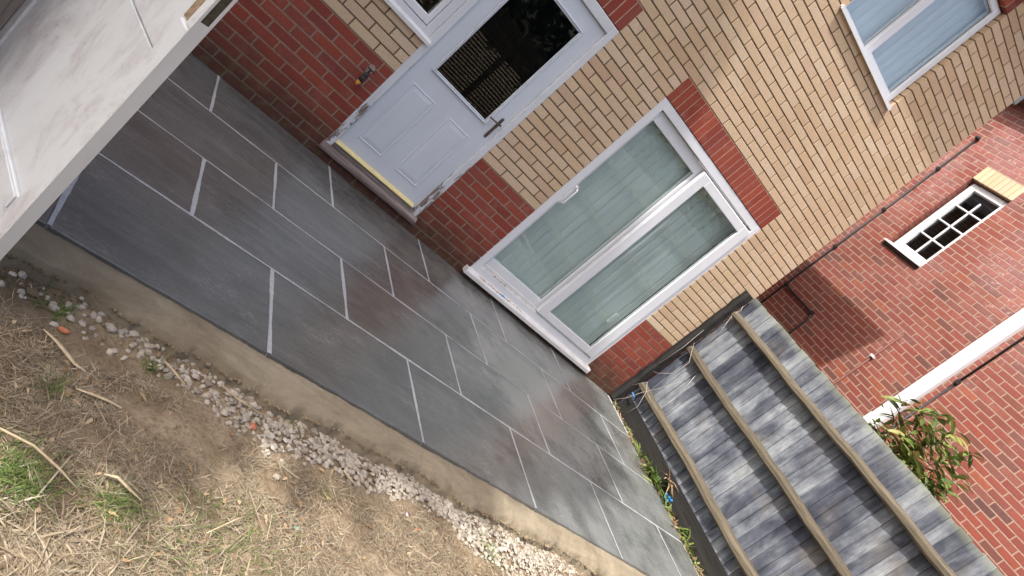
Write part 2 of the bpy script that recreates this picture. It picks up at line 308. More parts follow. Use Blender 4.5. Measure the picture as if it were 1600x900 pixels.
def bx(name, mat, parent, *a, bev=.002, **k): return MB().box(*a, bev=bev, **k).build(name, mat, parent)
def npmesh(name, verts, faces, mats, parent=None, smooth=False):
    verts = np.asarray(verts, np.float32).reshape(-1, 3); faces = np.asarray(faces, np.int32); k = faces.shape[1]
    me = bpy.data.meshes.new(name); me.vertices.add(len(verts)); me.vertices.foreach_set('co', verts.ravel())
    me.loops.add(faces.size); me.loops.foreach_set('vertex_index', faces.ravel()); me.polygons.add(len(faces)); me.polygons.foreach_set('loop_start', np.arange(0, faces.size, k, dtype=np.int32))
    me.polygons.foreach_set('use_smooth', np.full(len(faces), smooth))
    me.update(calc_edges=True); return link(name, me, mats, parent)
# ------------------------------------------------------------------ brickwork
# a brick in local axes: length along u, height along v, depth going back along w; centre of front face at origin
BF = [(0, 1, 2, 3)] + [(i, 4 + i, 4 + (i + 1) % 4, (i + 1) % 4) for i in range(4)] + [(4 + i, 8 + i, 8 + (i + 1) % 4, 4 + (i + 1) % 4) for i in range(4)]
def brick_local(L, H, D, c=.0018, j=.0010):
    h = [(-L / 2, -H / 2), (L / 2, -H / 2), (L / 2, H / 2), (-L / 2, H / 2)]; s = [(1, 1), (-1, 1), (-1, -1), (1, -1)]; r = lambda: random.uniform(-j, j)
    v = [(a + p * c + r(), b + q * c + r(), 0) for (a, b), (p, q) in zip(h, s)] + [(a + r() * .5, b + r() * .5, c) for a, b in h]
    return v + [(v[4 + i][0], v[4 + i][1], D) for i in range(4)]
def brick_wall(parent, F, bricks, limit=300, pick=True):
    """F maps (u,v,w) to world; bricks = list of (u0,u1,v0,v1,mat,depth,proud)."""
    info = []
    for i, (u0, u1, v0, v1, mt, D, pr) in enumerate(bricks):
        c = F((u0 + u1) / 2, (v0 + v1) / 2, 0); a = proj(F(u0, v0, 0)); b = proj(F(u1, v1, 0)); p = proj(c)
        vis = -10 < p[0] < 1610 and -10 < p[1] < 910
        info.append((math.hypot(a[0] - b[0], a[1] - b[1]) if vis else 0, i))
    info.sort(reverse=True); sing = {i for s_, i in info[:limit] if s_ > 0} if pick else set()
    cache = {}; joined = {}
    for i, (u0, u1, v0, v1, mt, D, pr) in enumerate(bricks):
        L = u1 - u0; H = v1 - v0; cu = (u0 + u1) / 2; cv = (v0 + v1) / 2
        if i in sing:
            key = (round(L, 3), round(H, 3), mt, D, random.randrange(4))
            if key not in cache:
                vs = brick_local(L, H, D); o0 = Vector(F(0, 0, 0)); vs = [Vector(F(*v)) - o0 for v in vs]; me = bpy.data.meshes.new('brick'); me.from_pydata(vs, [], BF_or(F)); me.materials.append(M[mt]); cache[key] = me
            o = bpy.data.objects.new('brick', cache[key]); COL.objects.link(o); o.parent = parent; o.matrix_parent_inverse = wmat(parent).inverted(); o.location = F(cu, cv, pr)
        else: joined.setdefault(mt, []).append([(cu + x, cv + y, pr + z) for x, y, z in brick_local(L, H, D)])
    for mt, lst in joined.items():
        V = np.array([[F(*v) for v in b] for b in lst], np.float32); f = np.array(BF_or(F)); fc = (f[None] + np.arange(len(lst))[:, None, None] * 12).reshape(-1, 4)
        props(npmesh('brick_courses', V.reshape(-1, 3), fc, mt, parent), kind='stuff')
def BF_or(F):
    o = Vector(F(0, 0, 0)); u = Vector(F(1, 0, 0)) - o; v = Vector(F(0, 1, 0)) - o; ww = Vector(F(0, 0, 1)) - o
    return BF if u.cross(v).dot(ww) < 0 else [f[::-1] for f in BF]
def rect_minus(u0, u1, v0, v1, holes):
    us = sorted({u0, u1} | {x for h in holes for x in h[:2] if u0 < x < u1}); out = []
    for a, b in zip(us, us[1:]):
        m = (a + b) / 2; cur = v0
        for h in sorted([h for h in holes if h[0] < m < h[1] and h[3] > v0 and h[2] < v1], key=lambda h: h[2]):
            if h[2] > cur: out.append((a, b, cur, h[2]))
            cur = max(cur, h[3])
        if cur < v1: out.append((a, b, cur, v1))
    return out
def courses(u0, u1, k0, k1, zoff, holes, matf, phase, depth=.1, jw=.0056):
    out = []; j = jw
    for k in range(k0, k1):
        z0 = zoff + k * .075; z1 = z0 + .075; zc = (z0 + z1) / 2
        spans = [(a, b) for a, b, _, _ in rect_minus(u0, u1, zc - .001, zc + .001, [h for h in holes if h[2] < zc < h[3]])]
        # merge neighbours
        ms = []
        for a, b in spans:
            if ms and abs(ms[-1][1] - a) < 1e-6: ms[-1][1] = b
            else: ms.append([a, b])
        off = phase + (.1125 if k % 2 else 0)
        for a, b in ms:
            n0 = math.floor((a - off) / .225); e = [off + n * .225 for n in range(n0, n0 + 2 + int((b - a) / .225) + 2)]
            e = [a] + [x for x in e if a + .03 < x < b - .03] + [b]
            for p, q in zip(e, e[1:]):
                ha = 0 if any(abs(p - h[1]) < 1e-6 for h in holes) or p == u0 else j; hb = 0 if any(abs(q - h[0]) < 1e-6 for h in holes) or q == u1 else j
                if q - p < .04: continue
                out.append((p + ha, q - hb, z0 + j, z1 - j, matf((p + q) / 2, k), depth, random.uniform(-.0006, .0006)))
    return out
# ------------------------------------------------------------------ our house
house = thing('brick_house', (0.5, .2, -.82), 'beige and red brick house with white door, sliding window and upstairs window', 'house')
XC = 3.15; ZT = 4.35
OPEN = [(-.925, 0, -.75, 1.35), (.675, 2.45, -.75, 1.35), (-2.1, -.925, .30, 1.35), (1.125, 2.25, 2.775, 3.9)]
LINT = [(-2.1, 0, 1.35, 1.575), (.675, 2.45, 1.35, 1.575), (1.125, 2.25, 3.9, 4.125)]
F_house = lambda u, v, w_: (u, w_, v)
wall_bricks = courses(-2.65, XC, -13, 58, 0, OPEN + LINT, lambda u, k: 'red' if k < 0 else 'beige', 0)
lint_bricks = []
for (a, b, z0, z1) in LINT:
    n = round((b - a) / .075); st = (b - a) / n
    for i in range(n): lint_bricks.append((a + i * st + .004, a + (i + 1) * st - .004, z0 + .004, z1 - .005, 'red', .1, random.uniform(-.001, .001)))
brick_wall(house, F_house, wall_bricks + lint_bricks)
ins = lambda hs, d=.006: [(a - d, b + d, c - d, e + d) for a, b, c, e in hs]
mb = MB()
for (a, b, z0, z1, mi, dy) in [(-2.65, XC - .006, -.975, 0, 1, .0035), (-2.65, XC - .006, 0, ZT, 0, .0075)]:
    for r in rect_minus(a, b, z0, z1, ins(OPEN) + LINT): mb.box(r[0], r[1], dy, .25, r[2], r[3], mi=mi)
for (a, b, z0, z1) in LINT: mb.box(a, b, .0035, .25, z0 + .004, z1, mi=2)
mb.build('mortar_wall', ['m_brown', 'm_tan', 'm_pale'], house)
# side wall (seen only by the light) and back of the house
side = courses(.105, 8, -13, 58, 0, [], lambda u, k: 'red' if k < 0 else 'beige', .1)
brick_wall(house, lambda u, v, w_: (XC - w_, u, v), side, 0, False)
MB().box(XC - .25, XC - .006, .251, 8, -.975, ZT).box(-2.65, XC - .251, 7.8, 8, -.975, ZT).box(-2.9, -2.66, 0.01, 8, -.975, ZT).build('side_wall', 'm_brown', house)
bx('floor_slab', 'dark', house, -2.6, 2.85, .3, 7.7, 1.7, 1.8, bev=0); bx('floor_slab', 'dark', house, -2.6, 2.85, .3, 7.7, -.9, -.8, bev=0)
bx('inner_wall', 'dark', house, -2.6, 2.85, 3.0, 3.1, -.8, 4.3, bev=0)
# roof: eaves along the side, verge at the front
rf = MB().prism([(XC + .32, ZT + .02), (XC + .32, ZT + .10), (.1, ZT + 1.9), (-3.2, ZT + .1), (-3.2, ZT + .02)], -.34, 8.3, 'y').build('roof', 'roof', house)
bx('gutter', 'white', rf, XC + .325, XC + .43, -.34, 8.3, ZT - .02, ZT + .08, bev=.02)
bx('vent_cover', 'greyplastic', house, XC + .002, XC + .06, .01, .09, 3.76, 3.9, bev=.004)
# --- sliding window, ground floor
def frame(name, mat, parent, x0, x1, y0, y1, z0, z1, wl, wr, wb, wt, bev=.004):
    m = MB(); m.box(x0, x0 + wl, y0, y1, z0, z1, bev); m.box(x1 - wr, x1, y0, y1, z0, z1, bev)
    m.box(x0 + wl - .001, x1 - wr + .001, y0 + .0005, y1 - .0005, z0, z0 + wb, bev); m.box(x0 + wl - .001, x1 - wr + .001, y0 + .0005, y1 - .0005, z1 - wt, z1, bev)
    return m.build(name, mat, parent)
def pane(parent, x0, x1, y, z0, z1, mat='glass'):
    g = MB().box(x0 - .01, x1 + .01, y, y + .006, z0 - .01, z1 + .01).build('pane', mat, parent)
    m = MB(); t = .006
    for a in ((x0 - t, x0, z0 - t, z1 + t), (x1, x1 + t, z0 - t, z1 + t), (x0, x1, z0 - t, z0), (x0, x1, z1, z1 + t)): m.box(a[0], a[1], y - .004, y - .0005, a[2], a[3])
    m.build('gasket', 'gasket', parent); return g
win = frame('window', 'upvc', house, .677, 2.448, .004, .12, -.735, 1.348, .075, .062, .075, .075)
props(win, 'white sliding window beside the door')
wf = frame('frame', 'upvc', win, .752, 1.53, .045, .1, -.655, 1.27, .04, .06, .11, .10); pane(wf.parent, .795, 1.468, .062, -.545, 1.168)
for z, y in ((-.66, .012), (-.635, .028)): bx('sill_track', 'dupvc', win, .755, 2.385, y, y + .012, z - .02, z + .012, bev=.003)
sash = frame('sash', 'upvc', win, 1.497, 2.392, -.012, .03, -.64, 1.25, .105, .115, .078, .085, .006); pane(win, 1.604, 2.275, .008, -.560, 1.163)
bx('latch', 'blind', win, 2.2, 2.24, .06, .08, -.29, -.16); 
sill = MB().prism([(-.062, -.775), (-.062, -.745), (-.055, -.738), (.006, -.722), (.006, -.738), (-.03, -.752), (-.04, -.775)], .640, 2.455, 'x').build('sill', 'dupvc', win)
bx('sill_end', 'dupvc', win, .633, .6395, -.064, .004, -.777, -.722, bev=.002); bx('sill_end', 'dupvc', win, 2.4555, 2.462, -.064, -.002, -.777, -.722, bev=.002)
MB().tube([(.765, -.002, .205), (.765, -.046, .212), (.765, -.052, .228), (.765, -.052, .352), (.765, -.046, .368), (.765, -.002, .375)], .009, 8).box(.750, .780, -.005, .0035, .185, .395, .002).build('handle', 'upvc', win)
bx('hinge_cover', 'dupvc', win, 1.37, 2.3, .0005, .0035, 1.262, 1.266, bev=0)
# --- upstairs window
up = frame('window', 'upvc', house, 1.128, 2.247, .058, .13, 2.785, 3.897, .048, .052, .045, .05); props(up, 'upstairs white casement window')
frame('mullion', 'upvc', up, 1.60, 2.235, .045, .12, 2.795, 3.885, .085, .062, .06, .06, .006)
pane(up, 1.178, 1.598, .08, 2.832, 3.845, 'skyglass'); pane(up, 1.688, 2.17, .07, 2.858, 3.822, 'skyglass')
MB().prism([(-.034, 2.752), (-.034, 2.782), (.10, 2.80), (.10, 2.784), (-.02, 2.765), (-.024, 2.752)], 1.083, 2.240, 'x').build('sill', 'upvc', up)
# --- door and side window
dr = bx('door', 'doorpaint', house, -.868, -.056, .022, .066, -.655, 1.27, bev=.003); props(dr, 'pale grey panelled back door with a glazed top')
fr = frame('door_frame', 'peel', house, -.925, 0, -.004, .11, -.742, 1.347, .058, .058, .04, .075, .005)
MB().prism([(-.035, -.748), (-.038, -.725), (-.028, -.712), (.03, -.665), (.05, -.66), (.05, -.748)], -.935, .012, 'x').build('threshold', 'wornwood', house)
MB().prism([(-.012, -.655), (-.016, -.647), (.021, -.626), (.021, -.655)], -.866, -.088, 'x').build('weather_strip', 'yellow', dr)
bx('strip_shadow_gap', 'wornwood', house, -.868, -.06, .0, .05, -.700, -.662, bev=.002)
# glazed opening: moulding and pane stand proud of the leaf
def ring(name, mat, parent, x0, x1, z0, z1, wd, y0, y1, bev=.003):
    m = MB()
    for a in ((x0, x0 + wd, z0, z1), (x1 - wd, x1, z0, z1)): m.box(a[0], a[1], y0, y1, a[2], a[3], bev)
    for a in ((x0 + wd, x1 - wd, z0, z0 + wd), (x0 + wd, x1 - wd, z1 - wd, z1)): m.box(a[0], a[1], y0 + .0004, y1, a[2], a[3], bev)
    return m.build(name, mat, parent)
ring('glazing_bead', 'doorpaint', dr, -.752, -.180, .195, 1.150, .013, .004, .0215, .004); ring('glazing_bead', 'doorpaint', dr, -.739, -.193, .208, 1.137, .012, .010, .0215, .004)
bx('glass_void', 'dark', dr, -.728, -.204, .0200, .0215, .219, 1.126, bev=0); MB().box(-.728, -.204, .0165, .0185, .219, 1.126).build('pane', 'doorglass', dr)
def emboss(x0, x1, z0, z1):
    # sunk groove with a raised field: a stepped moulding around each panel
    m = MB(); o = .022; P = lambda x, z, y: (x, y, z); Y0 = .0216
    lv = [(0, Y0), (.004, Y0 - .004), (.010, Y0 - .0042), (.014, Y0 - .0002), (.044, Y0 - .0048)]
    for (a, ya), (b, yb) in zip(lv, lv[1:]):
        A = [(x0 + a, z0 + a), (x1 - a, z0 + a), (x1 - a, z1 - a), (x0 + a, z1 - a)]; B = [(x0 + b, z0 + b), (x1 - b, z0 + b), (x1 - b, z1 - b), (x0 + b, z1 - b)]
        for i in range(4):
            j = (i + 1) % 4; q = 1; m.poly([P(*A[i], Y0 + (ya - Y0) * q), P(*A[j], Y0 + (ya - Y0) * q), P(*B[j], Y0 + (yb - Y0) * q), P(*B[i], Y0 + (yb - Y0) * q)])
    b, yb = lv[-1]; m.poly([P(x0 + b, z0 + b, yb), P(x1 - b, z0 + b, yb), P(x1 - b, z1 - b, yb), P(x0 + b, z1 - b, yb)])
    return m.build('panel', 'doorpaint', dr)
emboss(-.772, -.545, -.522, .045); emboss(-.408, -.182, -.522, .045)
hb = MB().box(-.118, -.094, .012, .0215, .128, .325, .006).build('handle', 'bronze', dr)
MB().tube([(-.104, .012, .275), (-.104, -.030, .275), (-.112, -.036, .275), (-.215, -.036, .266)], [.008, .008, .0075, .006], 8).build('lever', 'bronze', hb)
sw = frame('window', 'peel', house, -2.098, -.927, .0, .11, .325, 1.347, .055, .06, .045, .06); props(sw, 'side window joined to the left of the door')
frame('sash', 'upvc', sw, -2.04, -.990, .012, .08, .375, 1.285, .05, .04, .055, .055, .006); pane(sw, -1.985, -1.034, .045, .435, 1.225)
MB().prism([(-.030, .288), (-.030, .312), (.005, .332), (.005, .30), (-.028, .288)], -2.13, -.897, 'x').build('sill', 'dupvc', sw)
# blinds hang inside the house
def blind(x0, x1, y, z0, z1, mat, label, pitch=.088):
    t = thing('vertical_blind', ((x0 + x1) / 2, y, z0), label, 'blind', 'vertical blinds behind the windows'); bx('headrail', 'upvc', t, x0, x1, y - .02, y + .02, z1, z1 + .03)
    x = x0
    while x < x1 - .03:
        m = MB(); a = random.uniform(.0025, .006); n = 4; pts = [(x + i * pitch / n * 1.07, y - .004 + a * (i / n) ** 2 + random.uniform(-.001, .001)) for i in range(n + 1)]
        for p, q in zip(pts, pts[1:]): m.poly([(p[0], p[1], z0), (q[0], q[1], z0), (q[0], q[1], z1), (p[0], p[1], z1)])
        m.build('slat', mat, t); x += pitch
blind(.74, 1.50, .125, -.72, 1.34, 'blind', 'grey green vertical blind behind the left pane of the sliding window')
blind(1.56, 2.31, .125, -.72, 1.34, 'blind', 'grey green vertical blind behind the right pane of the sliding window')
blind(1.14, 2.24, .15, 2.79, 3.9, 'blind2', 'blue grey blind behind the upstairs window')
# ------------------------------------------------------------------ patio
ZP = -.8206
patio = props(bx('patio', 'grout', None, -3.2, 2.93, -2.440, -.002, -.93, ZP - .007, bev=0), kind='structure')
RJ = [-.002, -.617, -1.220, -1.812, -2.447]
rows = [[-3.2, -2.60, -1.70, -.771, .150, 1.052, 1.945, 2.93], [-3.2, -2.13, -1.231, -.310, .600, 1.505, 2.42, 2.93], [-3.2, -2.60, -1.668, -.745, .163, 1.062, 1.990, 2.93], [-3.2, -2.135, -1.224, -.299, .622, 1.535, 2.48, 2.90]]
tint = [[0, 0, 0, 1, 1, 2, 2], [0, 0, 0, 1, 0, 2, 1], [1, 1, 0, 1, 0, 1, 2], [0, 0, 0, 0, 2, 2, 0]]
def slab(x0, x1, y0, y1, mat):
    m = bmesh.new(); j = .0016
    def side(a, b, n): return [(a[0] + (b[0] - a[0]) * i / n + random.gauss(0, j), a[1] + (b[1] - a[1]) * i / n + random.gauss(0, j)) for i in range(n)]
    o = side((x0, y0), (x1, y0), 12) + side((x1, y0), (x1, y1), 8) + side((x1, y1), (x0, y1), 12) + side((x0, y1), (x0, y0), 8)
    cx, cy = (x0 + x1) / 2, (y0 + y1) / 2; dz = random.uniform(-.0006, .0006)
    top = [m.verts.new((x + (cx - x) * .006, y + (cy - y) * .008, ZP + dz)) for x, y in o]; mid = [m.verts.new((x, y, ZP - .003)) for x, y in o]; bot = [m.verts.new((x, y, ZP - .024)) for x, y in o]
    n = len(o)
    for A, B in ((top, mid), (mid, bot)):
        for i in range(n): m.faces.new((A[i], B[i], B[(i + 1) % n], A[(i + 1) % n]))
    m.faces.new(top); me = bpy.data.meshes.new('paving_slab'); m.to_mesh(me); m.free(); return link('paving_slab', me, mat, patio)
for r in range(4):
    xs = rows[r]; y1 = RJ[r] - (.004 if r else 0); y0 = RJ[r + 1] + (.004 if r < 3 else 0)
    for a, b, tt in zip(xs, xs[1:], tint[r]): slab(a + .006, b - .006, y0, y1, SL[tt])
def joint(p, q, w0):    # pointed joint: ragged ribbon almost flush with the slabs
    p = Vector(p); q = Vector(q); d = (q - p).normalized(); s_ = Vector((-d.y, d.x)); L = (q - p).length; n = max(4, int(L / .03)); m = bmesh.new(); A = []; B = []
    ph = random.uniform(0, 9)
    for i in range(n + 1):
        c = p + d * (L * i / n); wv = w0 * (1 + .22 * math.sin(ph + i * .37) + random.uniform(-.12, .12)) / 2; z = ZP + .0009 + random.uniform(-.0003, .0003)
        A.append(m.verts.new((*(c + s_ * wv), z))); B.append(m.verts.new((*(c - s_ * wv), z)))
    for i in range(n): m.faces.new((B[i], B[i + 1], A[i + 1], A[i]))
    me = bpy.data.meshes.new('mortar_joint'); m.to_mesh(me); m.free(); return link('mortar_joint', me, 'grout', patio)
for r in range(4):
    for x in rows[r][1:-1]: joint((x + random.uniform(-.004, .004), RJ[r] - .003), (x + random.uniform(-.004, .004), RJ[r + 1] + .003), .020 if (x < -.5 and r > 1) else .016)
wid = {(1, 0): .012, (2, 0): .011, (3, 0): .015}
for r in (1, 2, 3):
    xs = sorted(set(rows[r - 1] + rows[r])); 
    for a, b in zip(xs, xs[1:]): joint((a, RJ[r]), (b, RJ[r]), wid[(r, 0)] * random.choice([.8, .95, 1., 1.15]))
bx('mortar_fillet', 'grout', patio, 2.925, 2.965, -.55, -.02, -.90, ZP - .001, bev=.004)
# ------------------------------------------------------------------ ground
def h2(x, y, s=1.0):
    return .5 * np.sin(x * 3.1 * s + 1.7 * np.sin(y * 2.3 * s)) + .3 * np.sin(y * 7.3 * s + x * 4.1 * s + .6) + .2 * np.sin(x * 15.1 * s - y * 12.7 * s) 
def gz(x, y): return -.945 + .012 * h2(x, y) + .006 * h2(x + 5, y * 1.3, 3.1)
def grid(name, xs, ys, zf, mat, kind='structure'):
    X, Y = np.meshgrid(xs, ys); Z = zf(X, Y); V = np.stack([X, Y, Z], -1).reshape(-1, 3); nx = len(xs); ny = len(ys)
    i = np.arange(nx - 1)[None, :] + np.arange(ny - 1)[:, None] * nx; f = np.stack([i, i + 1, i + nx + 1, i + nx], -1).reshape(-1, 4)
    return props(npmesh(name, V, f, mat, None, True), kind=kind)
def soilz(X, Y):
    Z = gz(X, Y) + rng.normal(0, .0016, X.shape); e = np.minimum.reduce([X + 3.4, 3.3 - X, Y + 5.6, -2.50 - Y]); return np.where(e < .05, -1.0, Z)
grid('garden_soil', np.linspace(-3.4, 3.3, 420), np.linspace(-5.6, -2.5, 200), soilz, 'soil')
grid('ground', np.array([-60., -20, -8, 0, 8, 20, 60]), np.array([-60., -20, -8, 0, 8, 20, 60]), lambda X, Y: X * 0 - .985, 'soil')
def edge_y(x): return -2.585 - .020 * np.sin(x * 4.3 + .4) - .014 * np.sin(x * 11 + 1) - .008 * np.sin(x * 27) - .005 * np.sin(x * 61 + 2) - .003 * np.sin(x * 143)
hx = np.linspace(-3.2, 3.0, 420); hv = np.linspace(0, 1, 14)
def hgrid():
    X, T = np.meshgrid(hx, hv); E = edge_y(X); Y = -2.446 + (E - .015 + 2.446) * T
    Z = np.where(T < .9, -.838 - .050 * T ** 1.6 + .005 * h2(X * 2, T * 3) + .002 * h2(X * 9, T * 9), -.89 - .12 * (T - .9) / .1) + rng.normal(0, .0008, X.shape)
    V = np.stack([X, Y, Z], -1).reshape(-1, 3); nx = len(hx); i = np.arange(nx - 1)[None, :] + np.arange(len(hv) - 1)[:, None] * nx; f = np.stack([i, i + nx, i + nx + 1, i + 1], -1).reshape(-1, 4)
    return props(npmesh('mortar_edging', V, f, 'haunch', None, True), kind='structure')
hgrid()
grid('side_path', np.array([3.1, 4, 5.4]), np.array([-6., -3, 0, 8.]), lambda X, Y: X * 0 - .95, 'concrete')
# stones
ICO = None
def ico():
    b = bmesh.new(); bmesh.ops.create_icosphere(b, subdivisions=1, radius=1); v = np.array([x.co[:] for x in b.verts]); f = np.array([[x.index for x in q.verts] for q in b.faces]); b.free(); return v, f
IV, IF = ico()
def rocks(n, px, py, size, zf, flat=.65, jit=.22):
    R = rng.normal(size=(n, 4)); R /= np.linalg.norm(R, axis=1)[:, None]; a, b, c, d = R.T
    Rm = np.stack([np.stack([1 - 2 * (c * c + d * d), 2 * (b * c - a * d), 2 * (b * d + a * c)], -1), np.stack([2 * (b * c + a * d), 1 - 2 * (b * b + d * d), 2 * (c * d - a * b)], -1), np.stack([2 * (b * d - a * c), 2 * (c * d + a * b), 1 - 2 * (b * b + c * c)], -1)], 1)
    v = IV[None] * (1 + rng.uniform(-jit, jit, (n, len(IV), 1))) * rng.uniform(.65, 1.15, (n, 1, 3)); v = np.einsum('nij,nvj->nvi', Rm, v); v[:, :, 2] *= flat
    v *= size[:, None, None]; v += np.stack([px, py, zf], -1)[:, None]; f = (IF[None] + np.arange(n)[:, None, None] * len(IV)).reshape(-1, 3); return v.reshape(-1, 3), f
def band_w(x): return np.interp(x, [-2.3, -1.9, -1.4, -.9, -.4, 0, .35, .7, 1.2, 3], [.16, .16, .18, .24, .15, .17, .30, .42, .5, .6])
n = 7000; x = rng.uniform(-2.2, 2.6, n); e_ = edge_y(x); u_ = rng.beta(1.1, 1.3, n); y = e_ - .004 - u_ * band_w(x) * (1 + .15 * np.sin(x * 9)) + rng.normal(0, .008, n)
keep = (rng.uniform(size=n) < np.interp(x, [-2.1, -1.75, -1.4, -.8, 0, 1], [.05, .10, .25, .55, .85, 1])) & (y < e_ + .002)
x, y, e_ = x[keep], y[keep], e_[keep]; u_ = u_[keep]; sz = rng.gamma(5, .0016, len(x)) * np.interp(x, [-2, -.6, .2, 1], [1.15, 1.15, .95, .8]) + .0035; sz = np.minimum(sz * .92, .019)
V, Fc = rocks(len(x), x, y, sz, gz(x, y) + sz * rng.uniform(-.15, .45, len(x)) + .012 * np.sin(np.pi * u_) * np.interp(x, [-2, 0, 1], [0.2, 1, 1]))
props(npmesh('gravel', V, Fc, 'stone'), label='pale limestone chippings along the edge of the mortar', cat='gravel', kind='stuff')
n = 1500; x = rng.uniform(-2.1, 1.6, n); y = rng.uniform(-3.7, -2.65, n); sz = rng.gamma(3, .0011, n) + .0015
V, Fc = rocks(n, x, y, sz, gz(x, y) + sz * .2); n2 = 2600; x = rng.uniform(-2.2, 2.2, n2); y = edge_y(x) + .006 - np.abs(rng.normal(0, .05, n2)); sz = rng.gamma(2.6, .0018, n2) + .0015
V2, F2 = rocks(n2, x, y, sz, np.where(y > edge_y(x) - .01, -.905, gz(x, y)) + sz * .3); F2 = F2 + len(V); V = np.concatenate([V, V2]); Fc = np.concatenate([Fc, F2])
props(npmesh('soil_crumbs', V, Fc, 'soil'), label='crumbs of dry soil lying on the bare earth', cat='soil', kind='stuff')
# blades (grass, straw): each a bent ribbon of two quads
def blades(n, px, py, pz, L, W, tilt, az, bend):
    dx, dy = np.cos(az), np.sin(az); sx, sy = -dy, dx; V = np.zeros((n, 6, 3)); twist = rng.uniform(-.6, .6, n)
    for k, (s_, wf_) in enumerate(((0, 1), (.55, .85), (1, .15))):
        h = np.sin(tilt) * L * s_ - bend * L * s_ * s_; r = np.cos(tilt) * L * s_ + bend * L * .5 * s_ * s_
        cx, cy, cz = px + dx * r, py + dy * r, pz + h; wv = W * wf_ / 2
        for q, sg in enumerate((-1, 1)): V[:, k * 2 + q] = np.stack([cx + sg * sx * wv, cy + sg * sy * wv, cz + sg * wv * twist], -1)
    f = np.array([[0, 1, 3, 2], [2, 3, 5, 4]])[None] + np.arange(n)[:, None, None] * 6; return V.reshape(-1, 3), f.reshape(-1, 4)
bare = [(-1.62, -2.93, .13), (-.30, -2.98, .06), (-1.75, -3.12, .07), (-.85, -3.05, .05), (-1.15, -3.2, .05), (-1.39, -2.90, .17), (-1.82, -2.76, .16), (-1.10, -2.99, .10), (-1.30, -3.02, .07), (-.62, -2.80, .05)]
def dens(x, y):
    d = np.ones_like(x)
    for bx_, by_, br in bare: d *= np.clip((np.hypot(x - bx_, (y - by_) * 1.3) - br * .65) / (br * .5), .03, 1)
    g = edge_y(x) - band_w(x) - .01; d *= np.clip((g - y) / .08 + .12, .03, 1); d *= np.clip(.55 + .75 * h2(x * 2.7 + 3, y * 3.4), .12, 1); return d
def scatter(n, x0, x1, y0, y1, df=dens):
    x = rng.uniform(x0, x1, n); y = rng.uniform(y0, y1, n); k = rng.uniform(size=n) < df(x, y); return x[k], y[k]
x, y = scatter(150000, -2.3, 1.3, -3.75, -2.62); n = len(x)
L = rng.gamma(3.0, .009, n) + .009; az = rng.uniform(0, 6.283, n) + .8 * h2(x * 2, y * 2); tl = np.abs(rng.normal(.10, .28, n))
V, Fc = blades(n, x, y, gz(x, y) + rng.uniform(0, .012, n), L, rng.uniform(.0009, .0028, n), tl, az, rng.uniform(-.1, .25, n))
props(npmesh('dry_grass', V, Fc, 'straw'), label='dry straw coloured grass covering the lawn', cat='grass', kind='stuff')
x, y = scatter(60000, -3.3, 3.2, -5.5, -3.4, lambda x, y: np.full_like(x, .8)); n = len(x)
V, Fc = blades(n, x, y, gz(x, y) + .002, rng.gamma(3, .016, n) + .02, rng.uniform(.003, .006, n), np.abs(rng.normal(.3, .3, n)), rng.uniform(0, 6.283, n), rng.uniform(0, .3, n))
props(npmesh('dry_grass', V, Fc, 'straw'), label='dry grass further out on the lawn', cat='grass', kind='stuff')
gp = [(-1.63, -3.31, .06, 500), (-1.90, -3.33, .10, 500), (-1.88, -3.36, .05, 200), (-1.90, -3.00, .035, 110), (-1.97, -2.66, .05, 90), (.22, -2.80, .045, 260), (.10, -2.73, .03, 80), (-1.45, -3.38, .16, 300), (-1.2, -3.25, .2, 260), (-1.0, -2.66, .02, 30), (-.85, -2.92, .04, 30), (-1.62, -2.72, .04, 50), (.5, -2.98, .08, 200)]
xs_, ys_ = [], []
for a, b, r, c in gp: xs_.append(rng.normal(a, r * .6, c)); ys_.append(rng.normal(b, r * .5, c))
x = np.concatenate(xs_); y = np.concatenate(ys_); n = len(x)
V, Fc = blades(n, x, y, gz(x, y), rng.gamma(4, .009, n) + .012, rng.uniform(.0015, .0035, n), rng.uniform(.3, 1.3, n), rng.uniform(0, 6.283, n), rng.uniform(.1, .6, n))
props(npmesh('green_grass', V, Fc, 'green'), label='small tufts of green grass growing through the dry straw', cat='grass', kind='stuff')
x, y = scatter(1500, -2.1, 1.0, -3.7, -2.66); n = len(x)
V, Fc = blades(n, x, y, gz(x, y) + .012, rng.uniform(.012, .035, n), rng.uniform(.006, .013, n), rng.normal(.05, .15, n), rng.uniform(0, 6.283, n), rng.uniform(-.2, .3, n))
props(npmesh('dead_leaves', V, Fc, 'deadleaf'), label='small brown dead leaves among the dry grass', cat='leaves', kind='stuff')
x, y = scatter(260, -2.1, 1.1, -3.7, -2.66); n = len(x)
V, Fc = blades(n, x, y, gz(x, y) + rng.uniform(.01, .02, n), rng.uniform(.08, .2, n), rng.uniform(.0018, .004, n), rng.normal(.06, .08, n), rng.uniform(0, 6.283, n), rng.uniform(-.05, .12, n))
props(npmesh('straw_stalks', V, Fc, 'straw'), label='long loose straw stalks lying over the grass', cat='straw', kind='stuff')
